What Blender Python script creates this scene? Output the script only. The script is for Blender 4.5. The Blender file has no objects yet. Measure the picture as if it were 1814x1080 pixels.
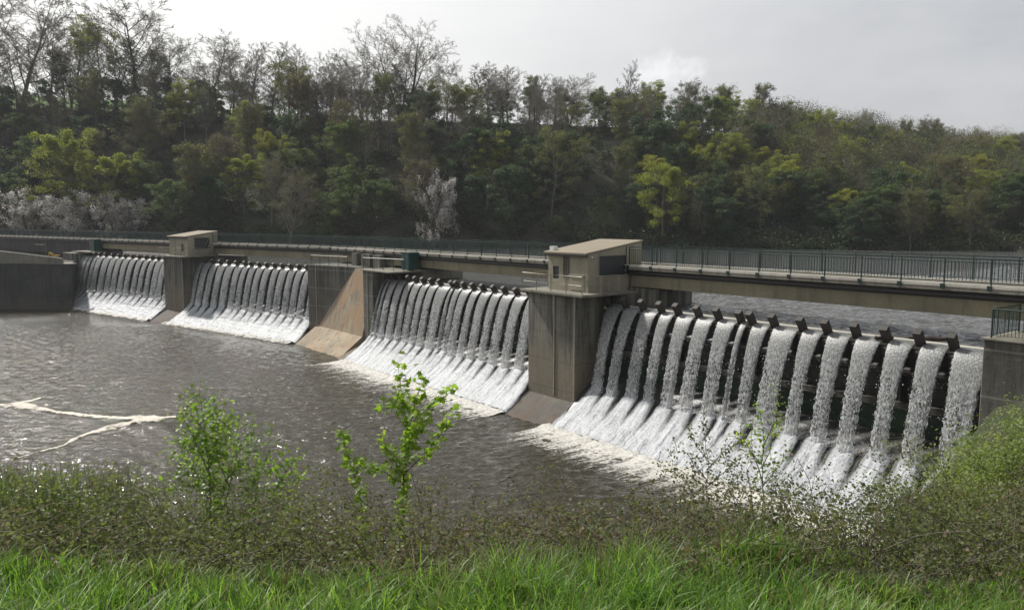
import bpy, math, random
import numpy as np
from mathutils import Vector, Matrix
C = bpy.context.scene.collection
R_ = math.radians
random.seed(7)
RNG = np.random.default_rng(11)

# ------------------------------------------------------------------ camera geometry
CAM_Z = 12.8
HAZE = .00021
FPX = 1400.0
PITCH = math.atan(153 / 1400)

def at(x, y, z=None, Y=None):
    """survey helper: point seen at photo pixel (x, y), on height z or at depth Y"""
    a = (x - 907) / FPX; b = -(y - 540) / FPX
    dx, dy, dz = a, math.cos(PITCH) + b * math.sin(PITCH), -math.sin(PITCH) + b * math.cos(PITCH)
    t = (z - CAM_Z) / dz if Y is None else Y / dy
    return Vector((dx * t, dy * t, CAM_Z + dz * t))

class Frame:
    def __init__(s, o, u): s.o = o; s.u = u
    def __call__(s, u, v, z):
        return Vector((s.o[0] + u * s.u[0] + v * s.u[1], s.o[1] + u * s.u[1] - v * s.u[0], z))
FR = Frame((-11.3, 72.8), (0.6113, -0.7914))      # right half of the dam
FL = Frame((-22.7, 86.6), (0.7825, -0.6226))      # left half of the dam
FW = Frame((0, 0), (1, 0))                         # world: u = X, v = -Y

# ------------------------------------------------------------------ object helpers
def tag(o, label=None, cat=None, group=None, kind=None):
    if label: o['label'] = label
    if cat: o['category'] = cat
    if group: o['group'] = group
    if kind: o['kind'] = kind
    return o

def empty(name, loc, label, cat, group=None):
    o = bpy.data.objects.new(name, None); C.objects.link(o)
    o.location = loc; o.empty_display_size = 0.3
    return tag(o, label, cat, group)

def link(name, me, mats, parent=None, base=None, smooth=False):
    for m in mats: me.materials.append(m)
    o = bpy.data.objects.new(name, me); C.objects.link(o)
    if parent is not None: o.parent = parent
    elif base is not None: o.location = base
    return o

def origin_of(parent):
    b = Vector((0, 0, 0))
    while parent is not None:
        b += parent.location; parent = parent.parent
    return b

class MB:
    """collects world-space polygons, builds ONE mesh object"""
    def __init__(s): s.v = []; s.f = []; s.m = []
    def add(s, vs, fs, m=0):
        n = len(s.v); s.v += [tuple(p) for p in vs]
        s.f += [tuple(i + n for i in f) for f in fs]; s.m += [m] * len(fs)
    def beam(s, F, u0, u1, v0, v1, za, zb, zc=None, zd=None, m=0):
        """box; za..zb at u0 end and zc..zd at the u1 end"""
        if zc is None: zc, zd = za, zb
        p = [F(u0, v0, za), F(u1, v0, zc), F(u1, v1, zc), F(u0, v1, za), F(u0, v0, zb), F(u1, v0, zd), F(u1, v1, zd), F(u0, v1, zb)]
        s.add(p, [(0, 1, 2, 3), (7, 6, 5, 4), (0, 4, 5, 1), (1, 5, 6, 2), (2, 6, 7, 3), (3, 7, 4, 0)], m)
    def prism(s, F, prof, u0, u1, m=0):
        """profile of (v, z) points extruded along u"""
        n = len(prof)
        p = [F(u0, v, z) for v, z in prof] + [F(u1, v, z) for v, z in prof]
        f = [tuple(range(n)), tuple(range(2 * n - 1, n - 1, -1))]
        f += [(i, i + n, (i + 1) % n + n, (i + 1) % n) for i in range(n)]
        s.add(p, f, m)
    def poly(s, bottom, top, m=0):
        n = len(bottom)
        f = [tuple(range(n))[::-1], tuple(range(n, 2 * n))]
        f += [(i, (i + 1) % n, (i + 1) % n + n, i + n) for i in range(n)]
        s.add(list(bottom) + list(top), f, m)
    def tube(s, pts, r, n=6, m=0, r1=None):
        pts = [Vector(p) for p in pts]; k = len(pts)
        vs = []
        for i, p in enumerate(pts):
            d = (pts[min(i + 1, k - 1)] - pts[max(i - 1, 0)]).normalized()
            a = d.orthogonal().normalized() if abs(d.z) < .99 else Vector((1, 0, 0))
            b = d.cross(a)
            rr = r if r1 is None else r + (r1 - r) * i / (k - 1)
            vs += [p + (a * math.cos(q) + b * math.sin(q)) * rr for q in [2 * math.pi * j / n for j in range(n)]]
        fs = [(i * n + j, i * n + (j + 1) % n, (i + 1) * n + (j + 1) % n, (i + 1) * n + j) for i in range(k - 1) for j in range(n)]
        fs += [tuple(range(n))[::-1], tuple(range((k - 1) * n, k * n))]
        s.add(vs, fs, m)
    def build(s, name, mats, parent=None, base=None, bevel=0, smooth=False):
        if not isinstance(mats, (list, tuple)): mats = [mats]
        b = origin_of(parent) if parent is not None else Vector(base or (0, 0, 0))
        me = bpy.data.meshes.new(name)
        me.from_pydata([(x - b.x, y - b.y, z - b.z) for x, y, z in s.v], [], s.f)
        me.polygons.foreach_set('material_index', s.m)
        if smooth: me.polygons.foreach_set('use_smooth', [True] * len(s.f))
        me.update()
        import bmesh
        bm = bmesh.new(); bm.from_mesh(me); bmesh.ops.recalc_face_normals(bm, faces=bm.faces); bm.to_mesh(me); bm.free()
        o = link(name, me, mats, parent, b)
        if bevel:
            md = o.modifiers.new('edge', 'BEVEL'); md.width = bevel; md.segments = 1; md.limit_method = 'ANGLE'
        return o

def np_mesh(name, verts, quads, midx=None, smooth=False, uv=None):
    """quads: (M,4) or (M,3) int array"""
    verts = np.ascontiguousarray(verts, dtype=np.float32); quads = np.ascontiguousarray(quads, dtype=np.int32)
    me = bpy.data.meshes.new(name); M, k = quads.shape
    me.vertices.add(len(verts)); me.vertices.foreach_set('co', verts.ravel())
    me.loops.add(M * k); me.loops.foreach_set('vertex_index', quads.ravel())
    me.polygons.add(M); me.polygons.foreach_set('loop_start', np.arange(0, M * k, k, dtype=np.int32))
    try: me.polygons.foreach_set('loop_total', np.full(M, k, dtype=np.int32))
    except Exception: pass
    if midx is not None: me.polygons.foreach_set('material_index', np.ascontiguousarray(midx, dtype=np.int32))
    if smooth: me.polygons.foreach_set('use_smooth', np.ones(M, dtype=bool))
    if uv is not None:
        l = me.uv_layers.new(name='UVMap'); l.data.foreach_set('uv', np.ascontiguousarray(uv[quads.ravel()], dtype=np.float32).ravel())
    me.update(calc_edges=True); me.validate()
    return me

# ------------------------------------------------------------------ node material helpers
class N:
    def __init__(s, name, world=False):
        if world:
            s.t = world.node_tree
        else:
            s.mat = bpy.data.materials.new(name); s.mat.use_nodes = True; s.t = s.mat.node_tree
        s.t.nodes.clear()
    def n(s, typ, **kw):
        nd = s.t.nodes.new(typ)
        for k, v in kw.items():
            if k.startswith('i_'):
                key = k[2:]
                key = int(key) if key.isdigit() else key.replace('_', ' ')
                s.set(nd.inputs[key], v)
            else: setattr(nd, k, v)
        return nd
    def set(s, sock, v):
        if isinstance(v, bpy.types.NodeSocket): s.t.links.new(v, sock)
        elif isinstance(v, bpy.types.Node): s.t.links.new(v.outputs[0], sock)
        else: sock.default_value = v
    def noise(s, vec, scale, detail=4, rough=.55, dist=0):
        nd = s.n('ShaderNodeTexNoise'); s.set(nd.inputs['Vector'], vec)
        nd.inputs['Scale'].default_value = scale; nd.inputs['Detail'].default_value = detail
        nd.inputs['Roughness'].default_value = rough; nd.inputs['Distortion'].default_value = dist
        return nd.outputs['Fac']
    def map(s, vec, scale=(1, 1, 1), rot=(0, 0, 0), loc=(0, 0, 0)):
        nd = s.n('ShaderNodeMapping'); s.set(nd.inputs['Vector'], vec)
        nd.inputs['Scale'].default_value = scale; nd.inputs['Rotation'].default_value = rot; nd.inputs['Location'].default_value = loc
        return nd.outputs[0]
    def rng(s, val, a, b, c=0., d=1., smooth=True):
        nd = s.n('ShaderNodeMapRange'); nd.interpolation_type = 'SMOOTHSTEP' if smooth else 'LINEAR'
        s.set(nd.inputs['Value'], val)
        for k, v in zip(('From Min', 'From Max', 'To Min', 'To Max'), (a, b, c, d)): s.set(nd.inputs[k], v)
        return nd.outputs[0]
    def math(s, op, a, b=0., c=0.):
        nd = s.n('ShaderNodeMath', operation=op); s.set(nd.inputs[0], a); s.set(nd.inputs[1], b); s.set(nd.inputs[2], c)
        return nd.outputs[0]
    def mix(s, fac, a, b, blend='MIX'):
        nd = s.n('ShaderNodeMix', data_type='RGBA', blend_type=blend)
        s.set(nd.inputs[0], fac)
        for i, v in ((6, a), (7, b)):
            if isinstance(v, tuple) and len(v) == 3: v = (*v, 1)
            s.set(nd.inputs[i], v)
        return nd.outputs[2]
    def pos(s): return s.n('ShaderNodeNewGeometry').outputs['Position']
    def sep(s, vec):
        nd = s.n('ShaderNodeSeparateXYZ'); s.set(nd.inputs[0], vec); return nd.outputs
    def bump(s, h, strength=.3, dist=.05):
        nd = s.n('ShaderNodeBump'); s.set(nd.inputs['Height'], h)
        nd.inputs['Strength'].default_value = strength; nd.inputs['Distance'].default_value = dist
        return nd.outputs[0]
    def bsdf(s, **kw):
        nd = s.n('ShaderNodeBsdfPrincipled')
        for k, v in kw.items():
            if isinstance(v, tuple) and len(v) == 3: v = (*v, 1)
            s.set(nd.inputs[k.replace('_', ' ')], v)
        return nd
    def out(s, sh):
        o = s.n('ShaderNodeOutputMaterial'); s.set(o.inputs['Surface'], sh); return s.mat

def concrete(name, light, dark, stain=(.05, .045, .035), streak=.55, warm=None, boards=0.0, rough=.85, tide=None):
    m = N(name); p = m.pos()
    big = m.noise(p, .35, 5, .6); fine = m.noise(p, 6, 6, .7)
    st = m.noise(m.map(p, (1.6, 1.6, .16)), 1.3, 5, .65)
    col = m.mix(m.rng(big, .3, .7), light, dark)
    col = m.mix(m.math('MULTIPLY', m.rng(st, .48, .68), streak), col, stain)
    z = m.sep(p)[2]
    if tide:
        zt = m.math('ADD', z, m.math('MULTIPLY', m.math('SUBTRACT', m.noise(m.map(p, (1, 1, .3)), .9, 4, .6), .5), 5.))
        col = m.mix(m.math('MULTIPLY', m.rng(zt, tide[0] - .5, tide[0] + .7, 1., 0.), .75), col, tide[1])
        dk = m.noise(m.map(p, (2.4, 2.4, .12)), 1., 4, .6)
        col = m.mix(m.math('MULTIPLY', m.math('MULTIPLY', m.rng(dk, .42, .6), m.rng(z, 3.5, 7.8)), .7), col, stain)
        ru = m.noise(m.map(p, (2.8, 2.8, .3), (0, 0, 0), (3, 7, 1)), 1.1, 4, .6)
        col = m.mix(m.math('MULTIPLY', m.rng(ru, .62, .7), .5), col, (.13, .06, .035))
        lime = m.noise(m.map(p, (5, 5, .35), (0, 0, 0), (9, 2, 4)), 1., 3, .6)
        col = m.mix(m.math('MULTIPLY', m.rng(lime, .66, .72), .35), col, (.45, .42, .36))
        jz = m.math('ABSOLUTE', m.math('SUBTRACT', m.math('FRACT', m.math('MULTIPLY', z, .55)), .5))
        col = m.mix(m.rng(jz, .485, .497, 0, .5), col, stain)
    if warm:
        w = m.noise(p, .5, 4, .6, .6)
        col = m.mix(m.math('MULTIPLY', m.rng(w, .42, .65), .75), col, warm)
        wl = m.noise(m.map(p, (2.2, 2.2, .25)), 1.7, 3, .5)
        col = m.mix(m.math('MULTIPLY', m.rng(wl, .66, .74), .45), col, (.5, .47, .42))
    h = fine
    if boards:
        z = m.sep(p)[2]
        fr = m.math('FRACT', m.math('MULTIPLY', z, 1 / boards))
        ln = m.rng(m.math('ABSOLUTE', m.math('SUBTRACT', fr, .5)), .46, .5)
        col = m.mix(m.math('MULTIPLY', ln, .35), col, (.42, .4, .35))
    col = m.mix(m.rng(fine, .35, .75, 0, .45), col, dark, 'MULTIPLY') if False else m.mix(m.rng(fine, .3, .8, .0, .3), col, stain)
    return m.out(m.bsdf(Base_Color=col, Roughness=rough, Normal=m.bump(h, .5, .03)))

def plain(name, col, rough=.6, metal=0., var=.25, scale=3., rust=None):
    m = N(name); p = m.pos()
    f = m.noise(p, scale, 5, .65)
    c2 = tuple(c * (1 - var) for c in col)
    c = m.mix(m.rng(f, .3, .7), col, c2)
    if rust:
        c = m.mix(m.rng(m.noise(p, scale * 1.7, 6, .7), .55, .72), c, rust)
    return m.out(m.bsdf(Base_Color=c, Roughness=rough, Metallic=metal, Normal=m.bump(f, .15, .02)))

def foliage(name, cols, trans=.35, rough=.55, objvar=True, nscale=.6, spec=.3, tint=(1.25, 1.35, .7)):
    """leaf material: colour from a ramp driven by per-object random + position noise; light passes through"""
    m = N(name)
    f = m.noise(m.pos(), nscale, 2, .5)
    if objvar:
        r = m.n('ShaderNodeObjectInfo').outputs['Random']
        f = m.math('ADD', m.math('MULTIPLY', r, .65), m.math('MULTIPLY', m.math('SUBTRACT', f, .25), .7))
    else:
        f = m.rng(f, .25, .75, smooth=False)
    cr = m.n('ShaderNodeValToRGB'); m.set(cr.inputs[0], f)
    el = cr.color_ramp.elements
    k = len(cols)
    while len(el) < k: el.new(.5)
    for i, c in enumerate(cols): el[i].position = i / (k - 1); el[i].color = (*c, 1)
    # a second, leaf-sized variation
    f2 = m.noise(m.pos(), 9., 1, .5)
    col = m.mix(m.rng(f2, .3, .7, 0, .45), cr.outputs[0], m.mix(1., cr.outputs[0], (.5, .5, .5), 'MULTIPLY'))
    d = m.bsdf(Base_Color=col, Roughness=rough); d.inputs['Specular IOR Level'].default_value = spec
    t = m.n('ShaderNodeBsdfTranslucent'); m.set(t.inputs[0], m.mix(1., col, tint, 'MULTIPLY'))
    mx = m.n('ShaderNodeMixShader', i_0=trans); m.set(mx.inputs[1], d); m.set(mx.inputs[2], t)
    return m.out(mx)

M = {}
M['con'] = concrete('pale_concrete', (.27, .255, .205), (.19, .178, .142), (.075, .07, .057))
M['girder'] = concrete('girder_concrete', (.27, .24, .155), (.19, .17, .115), (.08, .072, .05), .45)
M['con_dark'] = concrete('stained_concrete', (.19, .183, .152), (.105, .1, .086), (.036, .035, .031), .65, boards=1.9, tide=(2.2, (.17, .14, .095)))
M['con_pier'] = concrete('pier_concrete', (.24, .23, .185), (.13, .125, .105), (.032, .031, .028), .8, tide=(4.2, (.21, .18, .125)))
M['con_warm'] = concrete('apron_concrete', (.4, .335, .235), (.25, .21, .15), (.075, .065, .05), .6, warm=(.36, .23, .125))
M['con_foot'] = concrete('foot_concrete', (.12, .108, .088), (.08, .072, .06), (.035, .033, .029), .5, warm=(.12, .075, .048))
M['con_black'] = concrete('wet_wall', (.075, .072, .066), (.04, .039, .038), (.018, .018, .018), .6, tide=(1.2, (.09, .08, .065)))
M['con_wet'] = concrete('wet_apron_concrete', (.06, .058, .055), (.04, .04, .039), (.02, .02, .02), .5, rough=.4)
M['render'] = concrete('house_render', (.38, .35, .255), (.3, .275, .205), (.10, .088, .07), .4)
M['roofing'] = concrete('roof_slab', (.27, .23, .165), (.225, .19, .138), (.14, .118, .088), .15)
M['kerb'] = concrete('kerb_concrete', (.6, .57, .5), (.48, .45, .4), (.22, .2, .17), .3)
M['lip'] = concrete('crest_lip_and_sheen', (.62, .59, .52), (.5, .47, .41), (.2, .18, .15), .3)
M['green'] = plain('green_paint', (.011, .036, .031), .45, 0, .3)
M['greycab'] = plain('dark_green_cabinet', (.012, .06, .055), .4, 0, .3)
M['rustgate'] = plain('wet_steel', (.035, .03, .027), .45, .0, .5, 2., (.07, .042, .025))
M['tooth'] = plain('old_timber', (.05, .042, .034), .7, 0, .55, 2.5, (.03, .025, .02))
M['beamlight'] = plain('gate_beam_concrete', (.10, .092, .078), .8, 0, .5, 1.3, (.04, .04, .03))
M['algae'] = plain('algae_wall', (.012, .05, .02), .5, 0, .7, .8, (.012, .014, .011))
M['darkpipe'] = plain('dark_pipe', (.03, .028, .027), .5, 0, .3)
M['galv'] = plain('galvanised_rail', (.33, .31, .25), .5, .2, .3)
M['shutter'] = plain('dark_shutter', (.045, .047, .048), .5, 0, .25, 1.)
M['yellow'] = plain('yellow_paint', (.55, .36, .04), .45, 0, .35, 2., (.2, .11, .03))
M['white'] = plain('white_paint', (.75, .74, .7), .4, 0, .1)
M['wood'] = plain('driftwood', (.07, .05, .037), .8, 0, .6, 3.)
M['bark'] = plain('grey_bark', (.19, .17, .14), .9, 0, .5, 2.)
M['bark2'] = plain('dark_bark', (.06, .053, .043), .9, 0, .5, 2.)
M['twig'] = plain('brown_twigs', (.15, .122, .097), .9, 0, .35, .5)
M['twig_grey'] = plain('grey_twigs', (.24, .215, .18), .9, 0, .3, .5)
M['leaf_bud'] = foliage('budding_leaves', [(.17, .135, .09), (.155, .155, .068), (.18, .21, .06)], .38)
M['leaf_yg'] = foliage('yellow_green_leaves', [(.20, .235, .05), (.27, .29, .055), (.25, .235, .055)], .5)
M['leaf_green'] = foliage('fresh_green_leaves', [(.075, .115, .048), (.11, .15, .055), (.15, .185, .06)], .42)
M['leaf_dark'] = foliage('dark_green_leaves', [(.045, .085, .042), (.06, .105, .046), (.08, .115, .05)], .3)
M['blossom'] = foliage('white_blossom', [(.82, .8, .77), (.74, .72, .69), (.84, .83, .81)], .5, tint=(1., .97, .95))
M['under'] = foliage('undergrowth_leaves', [(.07, .055, .04), (.045, .068, .032), (.075, .105, .038)], .3, objvar=False, nscale=.12)
M['under_br'] = plain('undergrowth_twigs', (.06, .046, .036), .9, 0, .5, .5)

def water_material(name, col, specs, rough=.06):
    m = N(name); p = m.pos()
    hs = None
    for sc, ang, str_, amp, dist in specs:
        w = m.noise(m.map(p, (sc[0], sc[1], 1), (0, 0, ang)), 1., 3, .55, dist)
        w = m.math('MULTIPLY', w, amp)
        hs = w if hs is None else m.math('ADD', hs, w)
    b = m.bsdf(Base_Color=col, Roughness=rough, IOR=1.33, Normal=m.bump(hs, 1., 1.)); b.inputs['Specular IOR Level'].default_value = .5
    return m.out(b)
M['tail'] = water_material('river_water', (.042, .039, .026), [((1.3, 2.), .2, 1, .12, .8), ((3.2, 4.8), -.3, 1, .1, .5)], .06)
M['lake'] = water_material('reservoir_water', (.095, .096, .092), [((.5, .8), -.4, 1, .1, .4), ((1.4, 2.2), -.2, 1, .1, .5), ((3.5, 5), -.3, 1, .07, .3)], .06)

def jet_material():
    m = N('falling_water'); uvn = m.n('ShaderNodeUVMap'); uv = uvn.outputs[0]; s = m.sep(uv)
    p = m.pos()
    y = s[1]
    speck = m.noise(m.map(p, (1, 1, .5)), 15., 4, .7, .4)
    big = m.noise(m.map(p, (1, 1, .35)), 2.2, 2, .5)
    streak = m.noise(m.map(p, (11, 11, .3)), 1.5, 4, .65)
    low = m.rng(y, .16, .6)
    f = m.n('ShaderNodeMix', data_type='FLOAT'); m.set(f.inputs[0], low); m.set(f.inputs[2], m.rng(streak, .42, .66, 0, .85)); m.set(f.inputs[3], m.rng(m.math('ADD', m.math('MULTIPLY', speck, .55), m.math('MULTIPLY', streak, .45)), .36, .66))
    white = m.math('MULTIPLY', f.outputs[0], m.rng(y, 0, .7, .5, 1.))
    white = m.math('ADD', white, m.rng(y, .8, 1., 0, .6))
    col = m.mix(white, (.11, .115, .11), (.51, .52, .52))
    edge = m.rng(m.math('ABSOLUTE', m.math('SUBTRACT', s[0], .5)), .4, .5, 0, .2)
    hole = m.math('SUBTRACT', m.math('ADD', m.math('MULTIPLY', speck, .75), m.math('MULTIPLY', big, .25)), edge)
    thr = m.rng(y, .03, .6, .26, .475)
    a = m.rng(m.math('SUBTRACT', hole, thr), -.04, .05)
    return m.out(m.bsdf(Base_Color=col, Roughness=.35, Alpha=a, Normal=m.bump(speck, .4, .05)))
M['jet'] = jet_material()
M['spray'] = plain('spray_drops', (.75, .77, .78), .4, 0, .1)

def splash_material():
    m = N('white_water'); s = m.sep(m.n('ShaderNodeUVMap').outputs[0]); p = m.pos()
    st = m.noise(m.n('ShaderNodeCombineXYZ', i_0=m.math('MULTIPLY', m.n('ShaderNodeUVMap').outputs[0], 1), i_1=0.), 1)
    cx = m.n('ShaderNodeCombineXYZ'); m.set(cx.inputs[0], m.math('MULTIPLY', s[0], 11.)); m.set(cx.inputs[1], m.math('MULTIPLY', s[1], 1.5))
    r = m.n('ShaderNodeObjectInfo').outputs['Random']; m.set(cx.inputs[2], m.math('MULTIPLY', r, 50.))
    st = m.noise(cx.outputs[0], 1., 4, .65)
    fine = m.noise(p, 7., 3, .6)
    e = m.math('MULTIPLY', m.math('ABSOLUTE', m.math('SUBTRACT', s[0], .5)), 2.)
    e = m.math('ADD', e, m.math('MULTIPLY', m.math('SUBTRACT', st, .5), 1.1))
    lim = m.rng(s[1], .1, .85, .6, 1.02)
    a = m.math('MULTIPLY', m.rng(m.math('SUBTRACT', lim, e), -.3, .3), m.rng(m.math('ADD', st, m.math('MULTIPLY', fine, .35)), .38, .6, .35, 1.))
    col = m.mix(m.rng(m.math('ADD', m.math('MULTIPLY', st, .7), m.math('MULTIPLY', fine, .4)),   .36, .72), (.2, .215, .23), (.5, .52, .54))
    return m.out(m.bsdf(Base_Color=col, Roughness=.55, Alpha=a, Normal=m.bump(fine, .5, .08)))
M['splash'] = splash_material()
def sheet_material():
    m = N('thin_white_sheet'); s = m.sep(m.n('ShaderNodeUVMap').outputs[0])
    cx = m.n('ShaderNodeCombineXYZ'); m.set(cx.inputs[0], m.math('MULTIPLY', s[0], 4.2)); m.set(cx.inputs[1], m.math('MULTIPLY', s[1], .55))
    st = m.noise(cx.outputs[0], 1., 5, .7, .4); fine = m.noise(m.pos(), 8., 4, .65)
    v = m.math('ADD', m.math('MULTIPLY', st, .65), m.math('MULTIPLY', fine, .35))
    thr = m.rng(s[1], .2, 2.3, .66, .36)
    a = m.rng(m.math('SUBTRACT', v, thr), -.12, .16, 0, .95)
    col = m.mix(m.rng(v, .38, .65), (.24, .255, .27), (.52, .54, .55))
    return m.out(m.bsdf(Base_Color=col, Roughness=.6, Alpha=a, Normal=m.bump(fine, .8, .1)))
M['sheet'] = sheet_material()

def foam_material(thr0=.3, thr1=.82, name='toe_foam'):
    m = N(name); s = m.sep(m.n('ShaderNodeUVMap').outputs[0])
    cx = m.n('ShaderNodeCombineXYZ'); m.set(cx.inputs[0], m.math('MULTIPLY', s[0], 1.)); m.set(cx.inputs[1], m.math('MULTIPLY', s[1], .38))
    n1 = m.noise(m.map(cx.outputs[0], (1.7, 1, 1)), 1., 5, .68, .6)
    n2 = m.noise(m.pos(), 5., 4, .7)
    n = m.math('ADD', m.math('MULTIPLY', n1, .62), m.math('MULTIPLY', n2, .38))
    y = m.math('MULTIPLY', s[1], .2)      # uv.y metres from the apron toe; fades over 5 m
    thr = m.rng(y, .0, 1., thr0, thr1, False)
    a = m.rng(m.math('SUBTRACT', n, thr), -.08, .16)
    col = m.mix(m.rng(n2, .3, .7), (.4, .385, .34), (.66, .645, .6))
    return m.out(m.bsdf(Base_Color=col, Roughness=.7, Alpha=a, Normal=m.bump(n2, .6, .08)))
M['foam'] = foam_material()

# ------------------------------------------------------------------ terrain: hill across the water
HX = [-900, -300, 0, 300, 500, 700, 900, 1100, 1300, 1500, 1650, 1814, 2100, 2700]
HF = [160, 168, 162, 154, 150, 150, 150, 150, 146, 141, 138, 134, 128, 110]       # waterline depth
HR = [214, 214, 212, 206, 202, 202, 204, 208, 222, 262, 300, 345, 380, 400]       # ridge depth
HY = [176, 182, 192, 200, 212, 214, 218, 224, 238, 262, 278, 292, 300, 310]       # ridge height in the picture
def hz(x, tab): return float(np.interp(x, HX, tab))
def ridge_z(x):
    return at(x, hz(x, HY), Y=hz(x, HR)).z
def col_of(X, Y): return 907 + FPX * X / (Y * .994 - 2)
def hill_z(X, Y):
    x = col_of(X, Y); f, r = hz(x, HF), hz(x, HR); zr = ridge_z(x)
    t = (Y - f) / (r - f)
    if t < 0: return 7.0 + (Y - f) * .35
    if t <= 1:
        n = math.sin(X * .13 + Y * .07) * .5 + math.sin(X * .05 - Y * .11 + 1.3) * .9
        return 7.0 + (zr - 7.0) * (1 - (1 - t) ** 1.25) + n * min(1, t * 5) * min(1, (1 - t) * 5 + .15)
    e = Y - r
    lift = float(np.interp(x, [-900, 0, 330, 620, 700], [10, 10.5, 8.5, 4, 0])) * math.sin(min(e, 90) / 90 * math.pi)
    return zr + lift - max(0, e - 15) * .06

def hill_mesh(t0, t1, n, name):
    xs = np.arange(-900, 2701, 24.)
    vs = []; qs = []
    for x in xs:
        f, r = hz(x, HF), hz(x, HR)
        for k in range(n + 1):
            t = t0 + (t1 - t0) * k / n
            Y = f + (r - f) * t; X = (x - 907) / FPX * (Y * .994 - 2)
            vs.append((X, Y, hill_z(X, Y) if t > 0 else 7.0 + (Y - f) * .35))
    for i in range(len(xs) - 1):
        for k in range(n):
            a = i * (n + 1) + k; qs.append((a, a + n + 1, a + n + 2, a + 1))
    return np_mesh(name, np.array(vs), np.array(qs), smooth=True)

m = N('hill_floor'); p = m.pos(); f1 = m.noise(p, .12, 4, .6); f2 = m.noise(p, 1.3, 5, .7)
c = m.mix(m.rng(f1, .35, .65), (.05, .043, .03), (.042, .055, .025)); c = m.mix(m.rng(f2, .4, .7, 0, .6), c, (.026, .023, .017))
M['hill'] = m.out(m.bsdf(Base_Color=c, Roughness=.95, Normal=m.bump(f2, .6, .3)))
m = N('meadow_grass'); p = m.pos(); f1 = m.noise(p, .25, 4, .6)
M['meadow'] = m.out(m.bsdf(Base_Color=m.mix(f1, (.09, .2, .03), (.14, .24, .04)), Roughness=.9))
tag(link('hillside', hill_mesh(-.25, 1.0, 26, 'hillside'), [M['hill']]), 'steep wooded hillside rising behind the dam and reservoir', None, None, 'structure')
tag(link('meadow', hill_mesh(1.0, 2.6, 16, 'meadow'), [M['meadow']]), 'green meadow on the hilltop behind the tree line', None, None, 'structure')

# ------------------------------------------------------------------ waters
MEET_R, MEET_L = -15.5, 2.45
def wave_height(X, Y, seed, slope, lmin, lmax, n=34, main=1.5):
    r = np.random.default_rng(seed); h = np.zeros_like(X)
    for i in range(n):
        lam = lmin * (lmax / lmin) ** r.random(); a = main + r.normal(0, .55); k = 6.283 / lam
        ph = k * (X * math.cos(a) + Y * math.sin(a)) + r.uniform(0, 6.28) + 1.4 * np.sin(X * .31 * r.random() + Y * .27 * r.random() + i)
        h += slope * math.sqrt(2 / n) / k * (np.sin(ph) + .22 * np.sin(2 * ph + 1.57))
    patch = .85 + .18 * np.sin(X * .13 + 1 + np.sin(Y * .09)) * np.sin(Y * .11 + X * .05) + .1 * np.sin(X * .37 - Y * .29)
    return h * patch * np.interp(Y, [38, 55, 75, 95], [1.15, 1.05, .85, .6])
def wave_grid(F, u0, u1, v0, v1, step, z, seed, slope, lmin, lmax):
    """waved sheet flat at its rim"""
    U = np.linspace(u0, u1, int(abs(u1 - u0) / step) + 1); V = np.linspace(v0, v1, int(abs(v1 - v0) / step) + 1)
    UU, VV = np.meshgrid(U, V, indexing='ij')
    X = F.o[0] + UU * F.u[0] + VV * F.u[1]; Y = F.o[1] + UU * F.u[1] - VV * F.u[0]
    rim = np.clip(np.minimum(np.minimum(UU - u0, u1 - UU), np.minimum(np.abs(VV - v0), np.abs(VV - v1))) / 2., 0, 1)
    Z = z + wave_height(X, Y, seed, slope, lmin, lmax) * rim
    nv = len(V); I, J = np.meshgrid(np.arange(len(U) - 1), np.arange(nv - 1), indexing='ij'); A = (I * nv + J).ravel()
    Q = np.stack([A, A + nv, A + nv + 1, A + 1], -1)
    P = np.stack([X, Y, Z], -1).reshape(-1, 3)
    a, b_, c_ = P[Q[0, 0]], P[Q[0, 1]], P[Q[0, 2]]
    if np.cross(b_ - a, c_ - a)[2] < 0: Q = Q[:, ::-1]
    return P, Q
wx0, wx1, wy0, wy1 = -64., 14., 30., 96.
P, Q = wave_grid(FW, wx0, wx1, -wy0, -wy1, .17, 0, 5, .205, .4, 1.4)
n0 = len(P)
ring = np.array([(-260, -30, 0), (120, -30, 0), (120, 170, 0), (-260, 170, 0), (wx0, wy0, 0), (wx1, wy0, 0), (wx1, wy1, 0), (wx0, wy1, 0)], float)
P = np.concatenate([P, ring]); Q = np.concatenate([Q, n0 + np.array([(0, 1, 5, 4), (1, 2, 6, 5), (2, 3, 7, 6), (3, 0, 4, 7)])])
tag(link('river_water', np_mesh('river_water', P, Q, smooth=True), [M['tail']]), 'dark brown rippled river water below the dam', None, None, 'structure')
P, Q = wave_grid(FR, 26., 92., -.25, -80., .21, 7.27, 8, .24, .5, 1.7)
me = np_mesh('reservoir_water', P, Q, smooth=True)
import bmesh
bm = bmesh.new(); bm.from_mesh(me)
def face(pts):
    f = bm.faces.new([bm.verts.new(p) for p in pts]); f.normal_update()
    if f.normal.z < 0: f.normal_flip()
far = [Vector((-260, 200, 7.27)), Vector((-100, 420, 7.27)), Vector((500, 420, 7.27)), Vector((500, 60, 7.27)), Vector((400, -20, 7.27))]
face([FR(26, -.25, 7.27), FR(MEET_R, -.25, 7.27), FL(-56, -.25, 7.27), FL(-120, -3, 7.27), far[0], far[1], FR(26, -80, 7.27)])
face([FR(26, -80, 7.27), far[1], far[2], far[3], FR(92, -80, 7.27)])
face([FR(92, -80, 7.27), far[3], far[4], FR(120, -.25, 7.27), FR(92, -.25, 7.27)])
bm.to_mesh(me); bm.free()
tag(link('reservoir_water', me, [M['lake']]), 'grey rippled reservoir water behind the gates', None, None, 'structure')

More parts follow.
